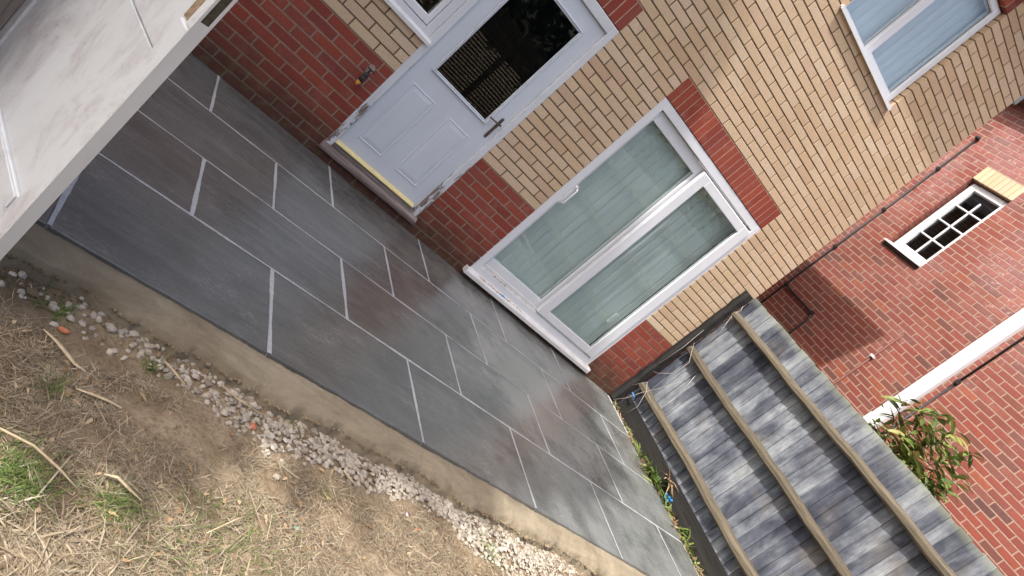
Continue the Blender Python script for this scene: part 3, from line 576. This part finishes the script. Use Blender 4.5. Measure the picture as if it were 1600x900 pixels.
# single litter pieces one can pick out
def rock(name, x, y, r, mat, label, cat, sc=(1, 1, .7), dz=.012):
    m = MB(); m.ball((x, y, float(gz(np.array(x), np.array(y))) + dz * .7), r * .95, 1, .24, sc); return props(m.build(name, mat), label, cat)
rock('stone', -1.08, -2.955, .017, 'stone', 'single white stone on the bare earth patch', 'stone'); rock('stone', -.70, -2.79, .017, 'stone', 'white stone in the dry grass just below the gravel', 'stone')
rock('stone', -1.985, -2.66, .022, 'stone', 'pale stone on dark earth nearest the open white door', 'stone'); rock('stone', -1.80, -2.635, .022, 'stone', 'pale stone touching the mortar edge left of the gravel', 'stone')
rock('stone', -1.235, -2.74, .02, 'stone', 'white stone beside the orange brick fragment', 'stone'); rock('brick_fragment', -1.191, -2.752, .019, 'terracotta', 'orange broken brick fragment at the edge of the gravel', 'brick piece')
rock('brick_fragment', -1.93, -2.745, .018, 'terracotta', 'red broken brick fragment on the dark earth near the white door', 'brick piece', (1.4, .7, .6)); rock('brick_fragment', -.30, -2.87, .012, 'terracotta', 'small orange brick fragment in the dry grass', 'brick piece', (1.4, .7, .6))
rock('plastic_scrap', -.35, -2.805, .012, 'lilac', 'lilac plastic scrap on the dry grass', 'litter', (.8, 1.5, .4)); rock('plastic_scrap', -.985, -3.142, .012, 'teal', 'teal plastic scrap on the dry grass', 'litter', (1.2, .8, .4))
def strip(name, pts, w, mat, label, cat):
    m = bmesh.new(); pr = []; N = len(pts)
    for i, (x, y, z) in enumerate(pts):
        a = Vector(pts[max(i - 1, 0)][:2]); b = Vector(pts[min(i + 1, N - 1)][:2]); d = (b - a).normalized(); s_ = Vector((-d.y, d.x)) * w / 2 * math.sin(math.pi * (i + .35) / (N - .3)); zz = float(gz(np.array(x), np.array(y))) + z
        pr.append((m.verts.new((x + s_.x, y + s_.y, zz)), m.verts.new((x, y, zz + .003)), m.verts.new((x - s_.x, y - s_.y, zz))))
    for A, B in zip(pr, pr[1:]):
        m.faces.new((A[0], B[0], B[1], A[1])); m.faces.new((A[1], B[1], B[2], A[2]))
    me = bpy.data.meshes.new(name); m.to_mesh(me); m.free(); return props(link(name, me, mat), label, cat)
strip('dry_leaf', [(-1.99, -2.80, .02), (-1.95, -2.83, .03), (-1.91, -2.86, .028), (-1.87, -2.88, .022), (-1.83, -2.885, .016)], .017, 'paleleaf', 'long pale curled leaf on the dark earth', 'leaf')
strip('dry_leaf', [(-1.84, -2.97, .02), (-1.79, -2.965, .024), (-1.74, -2.96, .022), (-1.69, -2.96, .016)], .014, 'paleleaf', 'bleached leaf strip at the edge of the bare earth', 'leaf')
strip('dry_leaf', [(-1.70, -3.255, .03), (-1.66, -3.25, .036), (-1.62, -3.265, .032), (-1.57, -3.285, .022)], .013, 'paleleaf', 'curled pale leaf lying across the green tuft', 'leaf')
strip('dry_leaf', [(-.74, -2.755, .02), (-.71, -2.78, .022), (-.685, -2.80, .018)], .018, 'paleleaf', 'short bleached leaf under the gravel middle', 'leaf')
def stalk(pts, r, mat, name, label, cat): return props(MB().tube([(a, b, float(gz(np.array(a), np.array(b))) + c) for a, b, c in pts], r, 6).build(name, mat), label, cat)
stalk([(-1.60, -2.69, .03), (-1.56, -2.715, .034), (-1.50, -2.755, .026)], [.004, .0045, .003], 'paleleaf', 'stalk', 'pale stalk among the first gravel stones', 'stalk')
stalk([(-1.36, -2.66, .035), (-1.30, -2.69, .036), (-1.16, -2.70, .03)], [.0025, .004, .003], 'paleleaf', 'stalk', 'forked straw stalk lying on the gravel', 'stalk')
stalk([(-2.0, -3.235, .04), (-1.9, -3.26, .045), (-1.82, -3.30, .04), (-1.76, -3.33, .03)], [.003, .004, .004, .002], 'paleleaf', 'stalk', 'thick straw stalk near the bottom left green patch', 'stalk')
stalk([(-1.36, -3.33, .04), (-1.27, -3.25, .045), (-1.20, -3.19, .035)], [.002, .003, .002], 'paleleaf', 'stalk', 'bent straw stalk low in the dry grass', 'stalk')
# ------------------------------------------------------------------ close-boarded fence
XF = 3.075
fence = thing('garden_fence', (XF, -2.6, -.9), 'weathered blue grey close boarded fence with three rails on its near side', 'fence')
yb = -.075; 
while yb > -5.3:
    wd = random.uniform(.092, .106); zt = .928 + random.uniform(-.007, .007); zb = -.655; tt = .012; ds = random.uniform(-.002, .002)
    m = MB(); tl = random.uniform(-.0015, .0015); m.prism([(XF + .004 + ds, yb + .016), (XF - .013 + ds + tl, yb - wd), (XF - .001 + ds, yb - wd - .001), (XF + .009 + ds, yb + .016)], zb, zt, 'z'); [v.co.__setitem__(1, v.co[1] + random.uniform(-.003, .003)) for v in m.bm.verts]; m.build('board', 'board', fence); yb -= wd
for zc, nm in ((.672, 0), (.118, 1), (-.475, 2)):
    n = 26; ys = np.linspace(-.12, -5.3, n); m = bmesh.new(); R = []
    for i, yy in enumerate(ys):
        dz = .006 * math.sin(i * .8 + nm * 2) + .004 * math.sin(i * 2.3 + nm); dx = .004 * math.sin(i * 1.1 + nm)
        R.append([m.verts.new((XF - .013 + a, yy, zc + b + dz)) for a, b in ((0, .040), (-.060 + dx, .036), (-.084 + dx, .010 + dx), (-.086 + dx, -.020), (-.070, -.036), (0, -.038))])
    for A, B in zip(R, R[1:]):
        for k in range(6): m.faces.new((A[k], A[(k + 1) % 6], B[(k + 1) % 6], B[k]))
    m.faces.new(R[0]); m.faces.new(R[-1][::-1]); bmesh.ops.recalc_face_normals(m, faces=m.faces)
    me = bpy.data.meshes.new('rail'); m.to_mesh(me); m.free(); link('rail', me, 'rail', fence)
# split dark post against the house wall
m = bmesh.new(); R = []
for i in range(22):
    z = -.80 + i * (1.70 / 21); jx = random.uniform(-.006, .006); jy = random.uniform(-.005, .005)
    R.append([m.verts.new((a + jx, b + jy, z)) for a, b in ((2.962, -.006), (2.955, -.045), (2.972, -.082), (3.035, -.09), (3.05, -.05), (3.05, -.006))])
for A, B in zip(R, R[1:]):
    for k in range(6): m.faces.new((A[k], A[(k + 1) % 6], B[(k + 1) % 6], B[k]))
m.faces.new(R[0][::-1]); m.faces.new(R[-1]); bmesh.ops.recalc_face_normals(m, faces=m.faces); me = bpy.data.meshes.new('post'); m.to_mesh(me); m.free(); link('post', me, 'post', fence)
bx('gravel_board', 'gboard', fence, XF - .022, XF + .02, -5.3, -.10, -.93, -.652, bev=.004)
for i in range(26):
    yy = -.3 - i * .19 + random.uniform(-.03, .03); zz = random.choice((.672, .118, -.475)) + random.uniform(-.02, .02)
# ------------------------------------------------------------------ weeds and litter at the foot of the fence
def fan(name, c, n, L, W, label, cat, mat='green', tilt=(.5, 1.2), azr=(0, 6.283)):
    t = thing(name, c, label, cat)
    for _ in range(n):
        a = random.uniform(*azr); V, f = blades(1, np.array([c[0] + random.uniform(-.02, .02)]), np.array([c[1] + random.uniform(-.03, .03)]), np.array([c[2]]), np.array([random.uniform(.6, 1) * L]), np.array([W * random.uniform(.7, 1.2)]), np.array([random.uniform(*tilt)]), np.array([a]), np.array([random.uniform(.2, .55)]))
        npmesh('blade', V, f, mat, t)
    return t
ZG = -.90
grid('fence_strip', np.linspace(2.93, 3.09, 8), np.linspace(-5.3, -.02, 160), lambda X, Y: -.86 + .018 * h2(X * 4, Y * 3) + rng.normal(0, .003, X.shape), 'soil')
fan('weed', (2.99, -.16, -.85), 22, .13, .014, 'small green weed in the corner of the patio and the house', 'weed'); fan('weed', (2.99, -.45, -.85), 20, .12, .016, 'light green weed just right of the patio corner', 'weed')
fan('weed', (2.995, -.62, -.86), 14, .14, .022, 'low round leafed weed between patio and fence', 'weed'); fan('weed', (3.0, -1.0, -.86), 24, .30, .024, 'broad bladed green weed leaning over the lowest rail', 'weed', tilt=(.5, 1.1), azr=(2.2, 4.6))
fan('weed', (3.0, -1.22, -.86), 22, .28, .022, 'green weed clump beside the blue plastic', 'weed', tilt=(.4, 1.2)); fan('weed', (3.0, -1.62, -.86), 22, .25, .022, 'bright green weed clump low at the fence foot', 'weed', tilt=(.4, 1.2)); fan('weed', (3.0, -1.95, -.86), 14, .2, .018, 'lowest green weed at the fence foot', 'weed')
fan('weed', (2.99, -.80, -.86), 26, .24, .020, 'mid green weed clump above the blue plastic towards the house', 'weed', tilt=(.4, 1.2))
fan('weed', (3.0, -1.12, -.86), 26, .34, .026, 'tallest pale green weed reaching up to the lowest rail', 'weed', tilt=(.6, 1.3)); fan('weed', (2.99, -1.42, -.86), 20, .24, .020, 'green weed clump just below the blue plastic', 'weed', tilt=(.4, 1.2))
fan('weed', (3.01, -1.18, -.70), 14, .22, .016, 'straw coloured dead weed over the blue plastic', 'weed', mat='deadleaf', tilt=(-.3, 1.0)); fan('weed', (2.99, -1.8, -.86), 22, .26, .022, 'yellowish green weed between the two lowest clumps', 'weed', tilt=(.4, 1.2))
n = 2200; x = rng.uniform(2.93, 3.05, n); y = rng.uniform(-2.6, -.06, n)
V, Fc = blades(n, x, y, -.855 + rng.uniform(0, .03, n), rng.uniform(.02, .06, n), rng.uniform(.004, .014, n), rng.normal(.15, .35, n), rng.uniform(0, 6.283, n), rng.uniform(-.2, .4, n)); props(npmesh('dead_leaves', V, Fc, 'deadleaf'), label='brown dead leaves caught between the patio and the fence', cat='leaves', kind='stuff')
n = 900; x = rng.uniform(2.93, 3.06, n); y = rng.uniform(-2.4, -.06, n) 
V, Fc = blades(n, x, y, np.full(n, -.86), rng.uniform(.03, .09, n), rng.uniform(.003, .009, n), rng.uniform(.2, 1.3, n), rng.uniform(0, 6.283, n), rng.uniform(0, .6, n)); props(npmesh('ground_cover', V, Fc, 'green'), label='short green ground cover along the fence foot', cat='grass', kind='stuff')
m = MB(); 
for dx, dy, dz in ((0, 0, 0), (.0, -.035, .01), (.012, -.015, .035), (-.01, .012, .03), (.01, -.05, .04)): m.ball((2.985 + dx, -1.33 + dy, -.80 + dz), .016, 1, .2, (1, 1, .8))
props(m.build('plastic_scrap', 'blue'), 'bright blue crumpled plastic scrap among the fence weeds', 'litter')
m = MB().ball((2.98, -.20, -.60), .012, 1, .25, (1, 2.2, .8)).ball((2.985, -.16, -.595), .010, 1, .25, (1, 2.0, .8)); props(m.build('plastic_scrap', 'blue'), 'small blue scrap caught beside the dark fence post', 'litter')
vt = thing('dry_vine', (3.0, -.15, -.8), 'thin dry grey vine stems tangled on the post and rails', 'vine')
for pts in ([(2.95, -.10, -.80), (2.94, -.20, -.66), (2.955, -.25, -.5), (2.97, -.32, -.35), (2.98, -.42, -.1)], [(2.96, -.11, -.3), (2.93, -.2, -.26), (2.94, -.32, -.12), (2.96, -.3, .05), (2.95, -.15, .2)], [(2.95, -.1, -.55), (2.94, -.2, -.40), (2.95, -.28, -.46), (2.99, -.33, -.62), (3.0, -.3, -.74)],
            [(2.95, -.09, -.2), (2.94, -.12, .1), (2.945, -.1, .35)], [(3.02, -.1, .70), (2.97, -.16, .62), (2.98, -.2, .50), (3.0, -.22, .38)], [(3.03, -.09, .78), (2.99, -.15, .74), (2.97, -.13, .60)], [(2.99, -.45, .02), (2.96, -.52, -.12), (3.0, -.55, -.22)]):
    MB().tube(pts, [.0035] + [.003] * (len(pts) - 2) + [.0015], 5).build('stem', 'vine', vt)
# ------------------------------------------------------------------ shrub leaning over the fence
shrub = thing('shrub', (3.45, -2.0, -.95), 'green leafy shrub showing over the top of the fence', 'shrub')
leafs = []
for k in range(4):
    b = bmesh.new(); N = 5; rows_ = []
    for i in range(N + 1):
        s_ = i / N; wv = .5 * math.sin(math.pi * min(1, s_ * .93 + .04)) ** .8 * .27; zz = -.25 * s_ * s_ * (1 if k % 2 else .6) 
        rows_.append([b.verts.new((s_, -wv, zz + wv * .35)), b.verts.new((s_, 0, zz)), b.verts.new((s_, wv, zz + wv * .35))])
    for A, B in zip(rows_, rows_[1:]): b.faces.new((A[0], B[0], B[1], A[1])); b.faces.new((A[1], B[1], B[2], A[2]))
    me = bpy.data.meshes.new('leaf'); b.to_mesh(me); b.free(); me.materials.append(M['leafm']); leafs.append(me)
    for p in me.polygons: p.use_smooth = True
tips = [(3.30, -1.62, .98), (3.42, -1.55, 1.28), (3.35, -1.78, 1.42), (3.5, -1.9, 1.50), (3.42, -2.05, 1.42), (3.55, -2.2, 1.40), (3.38, -2.2, 1.22), (3.5, -2.4, 1.22), (3.34, -2.42, 1.02), (3.22, -1.9, 1.12), (3.2, -2.1, 1.05), (3.25, -2.3, 1.0), (3.28, -1.98, 1.28), (3.45, -2.32, 1.05), (3.3, -2.1, .98)]
for tp in tips:
    base = Vector((3.42 + random.uniform(-.05, .05), -2.02 + random.uniform(-.1, .1), .35)); tp = Vector(tp) * .9 + Vector((3.4, -2.0, 1.1)) * .1; pts = []
    for i in range(7):
        s_ = i / 6; p = base.lerp(tp, s_); p.z += .06 * math.sin(math.pi * s_); pts.append(p)
    MB().tube(pts, [.006, .0055, .005, .0045, .004, .003, .0015], 5).build('stem', 'stem', shrub)
    for _ in range(34):
        s_ = random.uniform(.45, 1.02); p = base.lerp(tp, s_); p.z += .06 * math.sin(math.pi * min(1, s_)); o = bpy.data.objects.new('leaf', random.choice(leafs)); COL.objects.link(o); o.parent = shrub; o.matrix_parent_inverse = wmat(shrub).inverted()
        o.location = p; L_ = random.uniform(.09, .165); o.scale = (L_, L_ * random.uniform(.8, 1.2), L_); o.rotation_euler = (random.uniform(-.8, .8), random.uniform(-.7, .5), random.uniform(0, 6.283))
for _ in range(190):
    p = (3.38 + random.gauss(0, .07), -2.0 + random.gauss(0, .17), random.uniform(.55, 1.32)); o = bpy.data.objects.new('leaf', random.choice(leafs)); COL.objects.link(o); o.parent = shrub; o.matrix_parent_inverse = wmat(shrub).inverted(); o.location = p; o.scale = (random.uniform(.07, .13),) * 3; o.rotation_euler = (random.uniform(-.8, .8), random.uniform(-.7, .5), random.uniform(0, 6.283))
MB().tube([(3.45, -2.0, -.95), (3.44, -2.01, -.3), (3.42, -2.02, .4)], [.018, .014, .008], 7).build('trunk', 'stem', shrub)
# ------------------------------------------------------------------ neighbouring house
XN = 5.35
nb = thing('neighbour_house', (XN + .2, 1, -.95), 'red brick neighbouring house wall with a small barred white window', 'house')
NO = [(.745, 1.345, 2.675, 3.875)]; NL = (.745 - .0, 1.345, 3.875, 4.085)
F_nb = lambda u, v, w_: (XN + w_, u, v)
nbk = courses(-3.0, 6, -14, 65, .05, NO + [NL[:2] + (3.875, 4.1)], lambda u, k: 'oldred', .06, .09, .0066)
for i in range(8): nbk.append((NL[0] + i * .075 + .004, NL[0] + (i + 1) * .075 - .004, 3.88, 4.085, 'beige', .09, 0))
brick_wall(nb, F_nb, nbk)
mb = MB()
for r in rect_minus(-3.0, 6, -1, 4.92, ins(NO)): mb.box(XN + .002, XN + .25, r[0], r[1], r[2], r[3])
mb.build('mortar_wall', 'm_pink', nb)
MB().box(XN + .26, 13, 5.9, 6.1, -1, 4.92).box(XN + .005, 13, -3.0, -2.8, -1, 4.92).build('side_wall', 'oldred', nb); MB().prism([(XN - .2, 4.92), (XN - .2, 5.0), (9.2, 6.6), (13.2, 5.0), (13.2, 4.92)], -3.08, 6.3, 'y').build('roof', 'roof', nb)
# its window: frame runs along y
def ybox(m, y0, y1, x0, x1, z0, z1, bev=.004): return m.box(x0, x1, y0, y1, z0, z1, bev)
m = MB(); ybox(m, .750, .822, XN + .055, XN + .12, 2.70, 3.86, .012); ybox(m, 1.225, 1.315, XN + .055, XN + .12, 2.70, 3.86, .012); ybox(m, .821, 1.226, XN + .056, XN + .119, 2.70, 2.79, .008); ybox(m, .821, 1.226, XN + .056, XN + .119, 3.775, 3.86, .008)
nw = m.build('window', 'upvc', nb); props(nw, 'narrow white window with eight panes')
m = MB(); ybox(m, 1.012, 1.030, XN + .072, XN + .10, 2.79, 3.69, .003)
for z in (3.03, 3.28, 3.53): ybox(m, .822, 1.225, XN + .074, XN + .098, z - .010, z + .010, .003)
m.build('glazing_bar', 'upvc', nw)
MB().box(XN + .104, XN + .108, .82, 1.23, 2.785, 3.78).build('pane', 'doorglass', nw); bx('reveal_back', 'dark', nb, XN + .13, XN + .16, .74, 1.35, 2.67, 3.88, bev=0)
MB().prism([(XN - .045, 2.655), (XN - .045, 2.675), (XN + .06, 2.712), (XN + .06, 2.655)], .742, 1.372, 'y').build('sill', 'dupvc', nw)
bx('sill_shade_strip', 'black', nw, XN - .030, XN - .002, .75, 1.36, 2.625, 2.6545, bev=.003)  # black strip added for the shade under the sill
# ------------------------------------------------------------------ pipes on the neighbouring wall
def pipe(name, segs, r, mat, label, clips=(), clipmat=None):
    t = thing(name, segs[0][0], label, 'pipe')
    for s_ in segs: MB().tube(s_, r, 8).build('pipe_run', mat, t)
    for (y, z) in clips: bx('clip', clipmat or mat, t, XN - r * 3.2, XN - .001, y - r * 1.6, y + r * 1.6, z - r * 1.5, z + r * 1.5, bev=.003)
    return t
xp = XN - .022
a = pipe('black_pipe', [[(xp, 1.765, -.95), (xp, 1.765, 4.30)], [(xp, 1.74, 1.42), (xp, 1.6, 1.405), (xp, 1.2, 1.40), (xp, 1.13, 1.38), (xp, 1.09, 1.30), (xp, 1.085, 1.2), (xp, 1.085, -.95)]], .014, 'black', 'thin black pipe with a looped branch on the red brick wall', [(1.765, 3.75), (1.765, 2.95), (1.765, 2.2), (1.765, 1.42), (1.13, 1.40)])
MB().ball((xp - .01, 1.765, 4.32), .034, 2).build('cap', 'black', a)
b_ = pipe('brown_pipe', [[(xp, .125, -.95), (xp, .125, 1.96)]], .012, 'brownpipe', 'thin brown pipe ending halfway up the red brick wall'); bx('clip', 'white', b_, XN - .05, XN - .001, .10, .15, 1.53, 1.56, bev=.003)
c_ = pipe('black_pipe', [[(xp, -.70, 1.96), (xp, -.70, 4.91)], [(xp + .006, -.70, -.95), (xp + .006, -.70, 1.97)]], .013, 'black', 'black pipe running up beside the white downpipe'); bx('joint', 'black', c_, XN - .05, XN - .001, -.72, -.68, 1.94, 2.0, bev=.006)
d_ = thing('downpipe', (XN, -.54, -.95), 'wide square white downpipe on the red brick wall', 'downpipe')
bx('pipe_run', 'white', d_, XN - .085, XN - .004, -.612, -.462, 1.12, 4.91, bev=.006); bx('pipe_run', 'white', d_, XN - .092, XN - .003, -.618, -.456, -.95, 1.118, bev=.006)
# ------------------------------------------------------------------ garden tap
M['oldpatch'] = simple('old_mortar_patch', (.30, .25, .215), .9, .3, 50)
tap = thing('garden_tap', (-1.07, 0, -.2), 'outside tap with orange yellow hose connector on the red brickwork', 'tap')
rock_m = MB().ball((-1.052, 0, -.10), .027, 2, .2, (1, .18, 1.3)).build('mortar_patch', 'oldpatch', tap)
MB().tube([(-1.06, .0, -.13), (-1.06, -.05, -.135)], .012, 8).build('inlet', 'steel', tap); MB().ball((-1.06, -.055, -.14), .021, 2, .05).tube([(-1.06, -.055, -.14), (-1.063, -.06, -.17), (-1.065, -.06, -.195)], [.014, .018, .02], 8).build('body', 'black', tap)
MB().tube([(-1.062, -.055, -.12), (-1.062, -.058, -.095)], .006, 6).box(-1.09, -1.03, -.066, -.052, -.096, -.086, .003).build('handle', 'black', tap)
MB().tube([(-1.065, -.06, -.19), (-1.067, -.06, -.215), (-1.068, -.06, -.232)], [.017, .013, .009], 8).build('connector', 'hoseyellow', tap)
# ------------------------------------------------------------------ open white door, left foreground
C0 = Vector((-2.257, -2.930, 0)); ev = Vector((-.42262, .90631, 0)); nv = Vector((.90631, .42262, 0))
wd_ = thing('open_door', (C0.x, C0.y, -.80), 'white painted weathered timber door standing open in the left foreground', 'door')
T = Matrix(((ev.x, nv.x, 0, C0.x), (ev.y, nv.y, 0, C0.y), (0, 0, 1, 0), (0, 0, 0, 1)))      # local: u along door from its free edge, v through the thickness, z up
def dbox(name, mat, par, u0, u1, v0, v1, z0, z1, bev=.003): return MB().box(u0, u1, v0, v1, z0, z1, bev, mat=T).build(name, mat, par)
ZD0, ZD1 = -.80, .43; TH = .044
dbox('panel', 'paint', wd_, .066, .70, .008, .036, -.508, .052, .002); dbox('panel', 'paint', wd_, .066, .70, .008, .036, .058, .35, .002)
dbox('rail', 'paint', wd_, .0665, .70, .0, TH, ZD0, -.511, .003); dbox('rail', 'paint', wd_, .0665, .70, .0, TH, .352, ZD1, .003)
dbox('bottom_ledge', 'paint', wd_, .0675, .70, -.006, .0, -.560, -.515, .002)
dbox('stile', 'paint', wd_, .001, .066, .0005, TH - .0005, ZD0, .175, .006)
dbox('stile', 'paint', wd_, .001, .030, .0005, TH - .0005, .175, ZD1, .004); dbox('stile', 'paint', wd_, .030, .066, .0065, TH - .0005, .175, .34, .001); dbox('chipped_wood', 'rawwood', wd_, .032, .064, .0045, .0064, .18, .34, .0005); dbox('stile', 'paint', wd_, .030, .066, .0005, TH - .0005, .341, ZD1, .003)
dbox('stile', 'paint', wd_, .70, .765, .0005, TH - .0005, ZD0, ZD1, .004)
dbox('edge', 'edgepaint', wd_, -.0015, .0008, .002, TH - .001, ZD0, .208, .0005); dbox('edge', 'edgepaint', wd_, -.0015, .0008, .002, .0105, .208, ZD1, .0003); dbox('edge', 'edgepaint', wd_, -.0015, .0008, .034, TH - .001, .208, ZD1, .0003)
dbox('latch_recess', 'darkwood', wd_, -.0005, .0009, .0105, .034, .209, ZD1 - .02, 0)
# jamb, dark gap and the brick outbuilding it belongs to
ob = thing('brick_outbuilding', (-3.2, -1.5, -.95), 'red brick outbuilding at the left edge that the open door belongs to', 'outbuilding')
jb = MB().box(-2.625, -2.571, -2.262, -2.19, -.95, .43, .003).box(-2.6255, -2.5705, -2.19, -2.175, -.95, .43).build('door_jamb', mk_wood('grey_brown_jamb', [(.16, .14, .13), (.25, .225, .21), (.33, .30, .28)], 2, 100, .3), ob)
bx('dark_gap', 'dark', ob, -2.68, -2.60, -2.174, -2.12, -.95, .43, bev=0)
OT = .50
obk = courses(-2.119, -1.7, -13, 6, 0, [], lambda u, k: 'red', .05)
brick_wall(ob, lambda u, v, w_: (-2.665 - w_, u, v), obk, 60)
obk = courses(-3.9, -2.8, -13, 6, 0, [], lambda u, k: 'red', .05); brick_wall(ob, lambda u, v, w_: (u, -2.62 + w_, v), obk, 0, False)
MB().box(-2.95, -2.669, -2.118, -1.705, -.975, OT).box(-3.9, -2.806, -2.614, -2.12, -.975, OT).box(-3.9, -2.95, -2.12, -1.705, -.975, OT).build('mortar_wall', 'm_tan', ob)
bx('roof', 'roof', ob, -4.0, -2.66, -2.64, -1.69, OT, OT + .05, bev=.01)
# ------------------------------------------------------------------ far end of the garden (seen mirrored in the glass)
ff = thing('slatted_fence', (0, -8.5, -.95), 'brown slatted fence at the far end of the garden', 'fence')
for xx in np.arange(-6, 7.1, 1.5): bx('post', 'farfence', ff, xx - .05, xx + .05, -8.55, -8.45, -.95, 1.05)
for i in range(26):
    zz = -.80 + i * .068; bx('slat', 'farfence', ff, -6, 7, -8.49, -8.47, zz, zz + .045, bev=0)
for k, (cx, cy, rr, hh) in enumerate(((-4.5, -10.2, 1.6, 4.6), (-1.2, -10.5, 1.9, 5.2), (2.3, -10.2, 1.8, 4.4), (5.6, -10.4, 1.7, 5.0), (8.8, -9.5, 1.8, 4.8))):
    tr_ = thing('tree', (cx, cy, -.95), ['round dark tree behind the slatted fence, furthest left', 'tallest dark tree behind the slatted fence', 'broad dark tree behind the middle of the slatted fence', 'dark tree behind the slatted fence towards the neighbour', 'dark tree beyond the right end of the slatted fence'][k], 'tree')
    MB().tube([(cx, cy, -.95), (cx + .1, cy, .6), (cx, cy + .1, 2.0)], [.14, .11, .06], 8).build('trunk', 'stem', tr_)
    n = 2600; v = rng.normal(size=(n, 3)); v /= np.linalg.norm(v, axis=1)[:, None]; rad = rng.uniform(.45, 1, n) ** .5 * (1 + .2 * np.sin(v[:, 0] * 5) * np.cos(v[:, 2] * 4))
    px = cx + v[:, 0] * rad * rr; py = cy + v[:, 1] * rad * rr * .8; pz = (hh - .95) / 2 + .3 + v[:, 2] * rad * hh / 2
    V, Fc = blades(n, px, py, pz, rng.uniform(.15, .35, n), rng.uniform(.08, .16, n), rng.uniform(-.8, .8, n), rng.uniform(0, 6.283, n), rng.uniform(0, .5, n)); npmesh('crown', V, Fc, 'hedgem', tr_)

# ------------------------------------------------------------------ tall evergreen left of the garden, whose shade covers the patio
for k, (cx, cy, rx, ry, z0, z1, nn) in enumerate(((-6.1, -2.52, 1.0, 1.68, 2.6, 10.5, 13000),)):
    te = thing('tree', (cx, cy, -.95), 'tall dense evergreen left of the garden, near the house', 'tree')
    MB().tube([(cx, cy, -.95), (cx + .1, cy, 3), (cx, cy + .1, 9)], [.28, .2, .08], 8).build('trunk', 'stem', te)
    u = rng.uniform(-1, 1, (nn, 3)); l4 = (np.abs(u[:, :2]) ** 3).sum(1) ** (1 / 3); keep = l4 < 1; u = u[keep]; n = len(u)
    tz = (u[:, 2] + 1) / 2; taper = np.where(tz > .9, 1 - (tz - .9) * 4.5, 1) * np.where(tz < .08, .6, 1)
    px = cx + u[:, 0] * rx * taper * (1 + .08 * np.sin(tz * 25)); py = cy + u[:, 1] * ry * taper; pz = z0 + tz * (z1 - z0)
    V, Fc = blades(n, px, py, pz, rng.uniform(.35, .7, n), rng.uniform(.18, .34, n), rng.uniform(-.9, .9, n), rng.uniform(0, 6.283, n), rng.uniform(0, .5, n)); npmesh('crown', V, Fc, 'hedgem', te)

n = 130; x = .80 + rng.beta(1.2, 1.6, n) * .62; V, Fc = rocks(n, x, -.022 + rng.normal(0, .006, n) + (rng.uniform(size=n) < .35) * .034, rng.uniform(.003, .008, n), np.full(n, -.728) + 0, .6, .35)
zz = V.reshape(n, -1, 3); zz[:, :, 2] += (zz[:, :, 1].mean(1) > -.002)[:, None] * .078
props(npmesh('sill_debris', zz.reshape(-1, 3), Fc, 'deadleaf'), label='brown crumbs and leaf bits caught on the window sill', cat='debris', kind='stuff')
m = MB(); [m.ball((1.10 + random.uniform(-.05, .05), -.028 + random.uniform(-.006, .006), -.728), .009, 1, .3) for _ in range(6)]
props(m.build('plastic_scrap', 'blue'), 'small blue scraps among the debris on the window sill', 'litter')
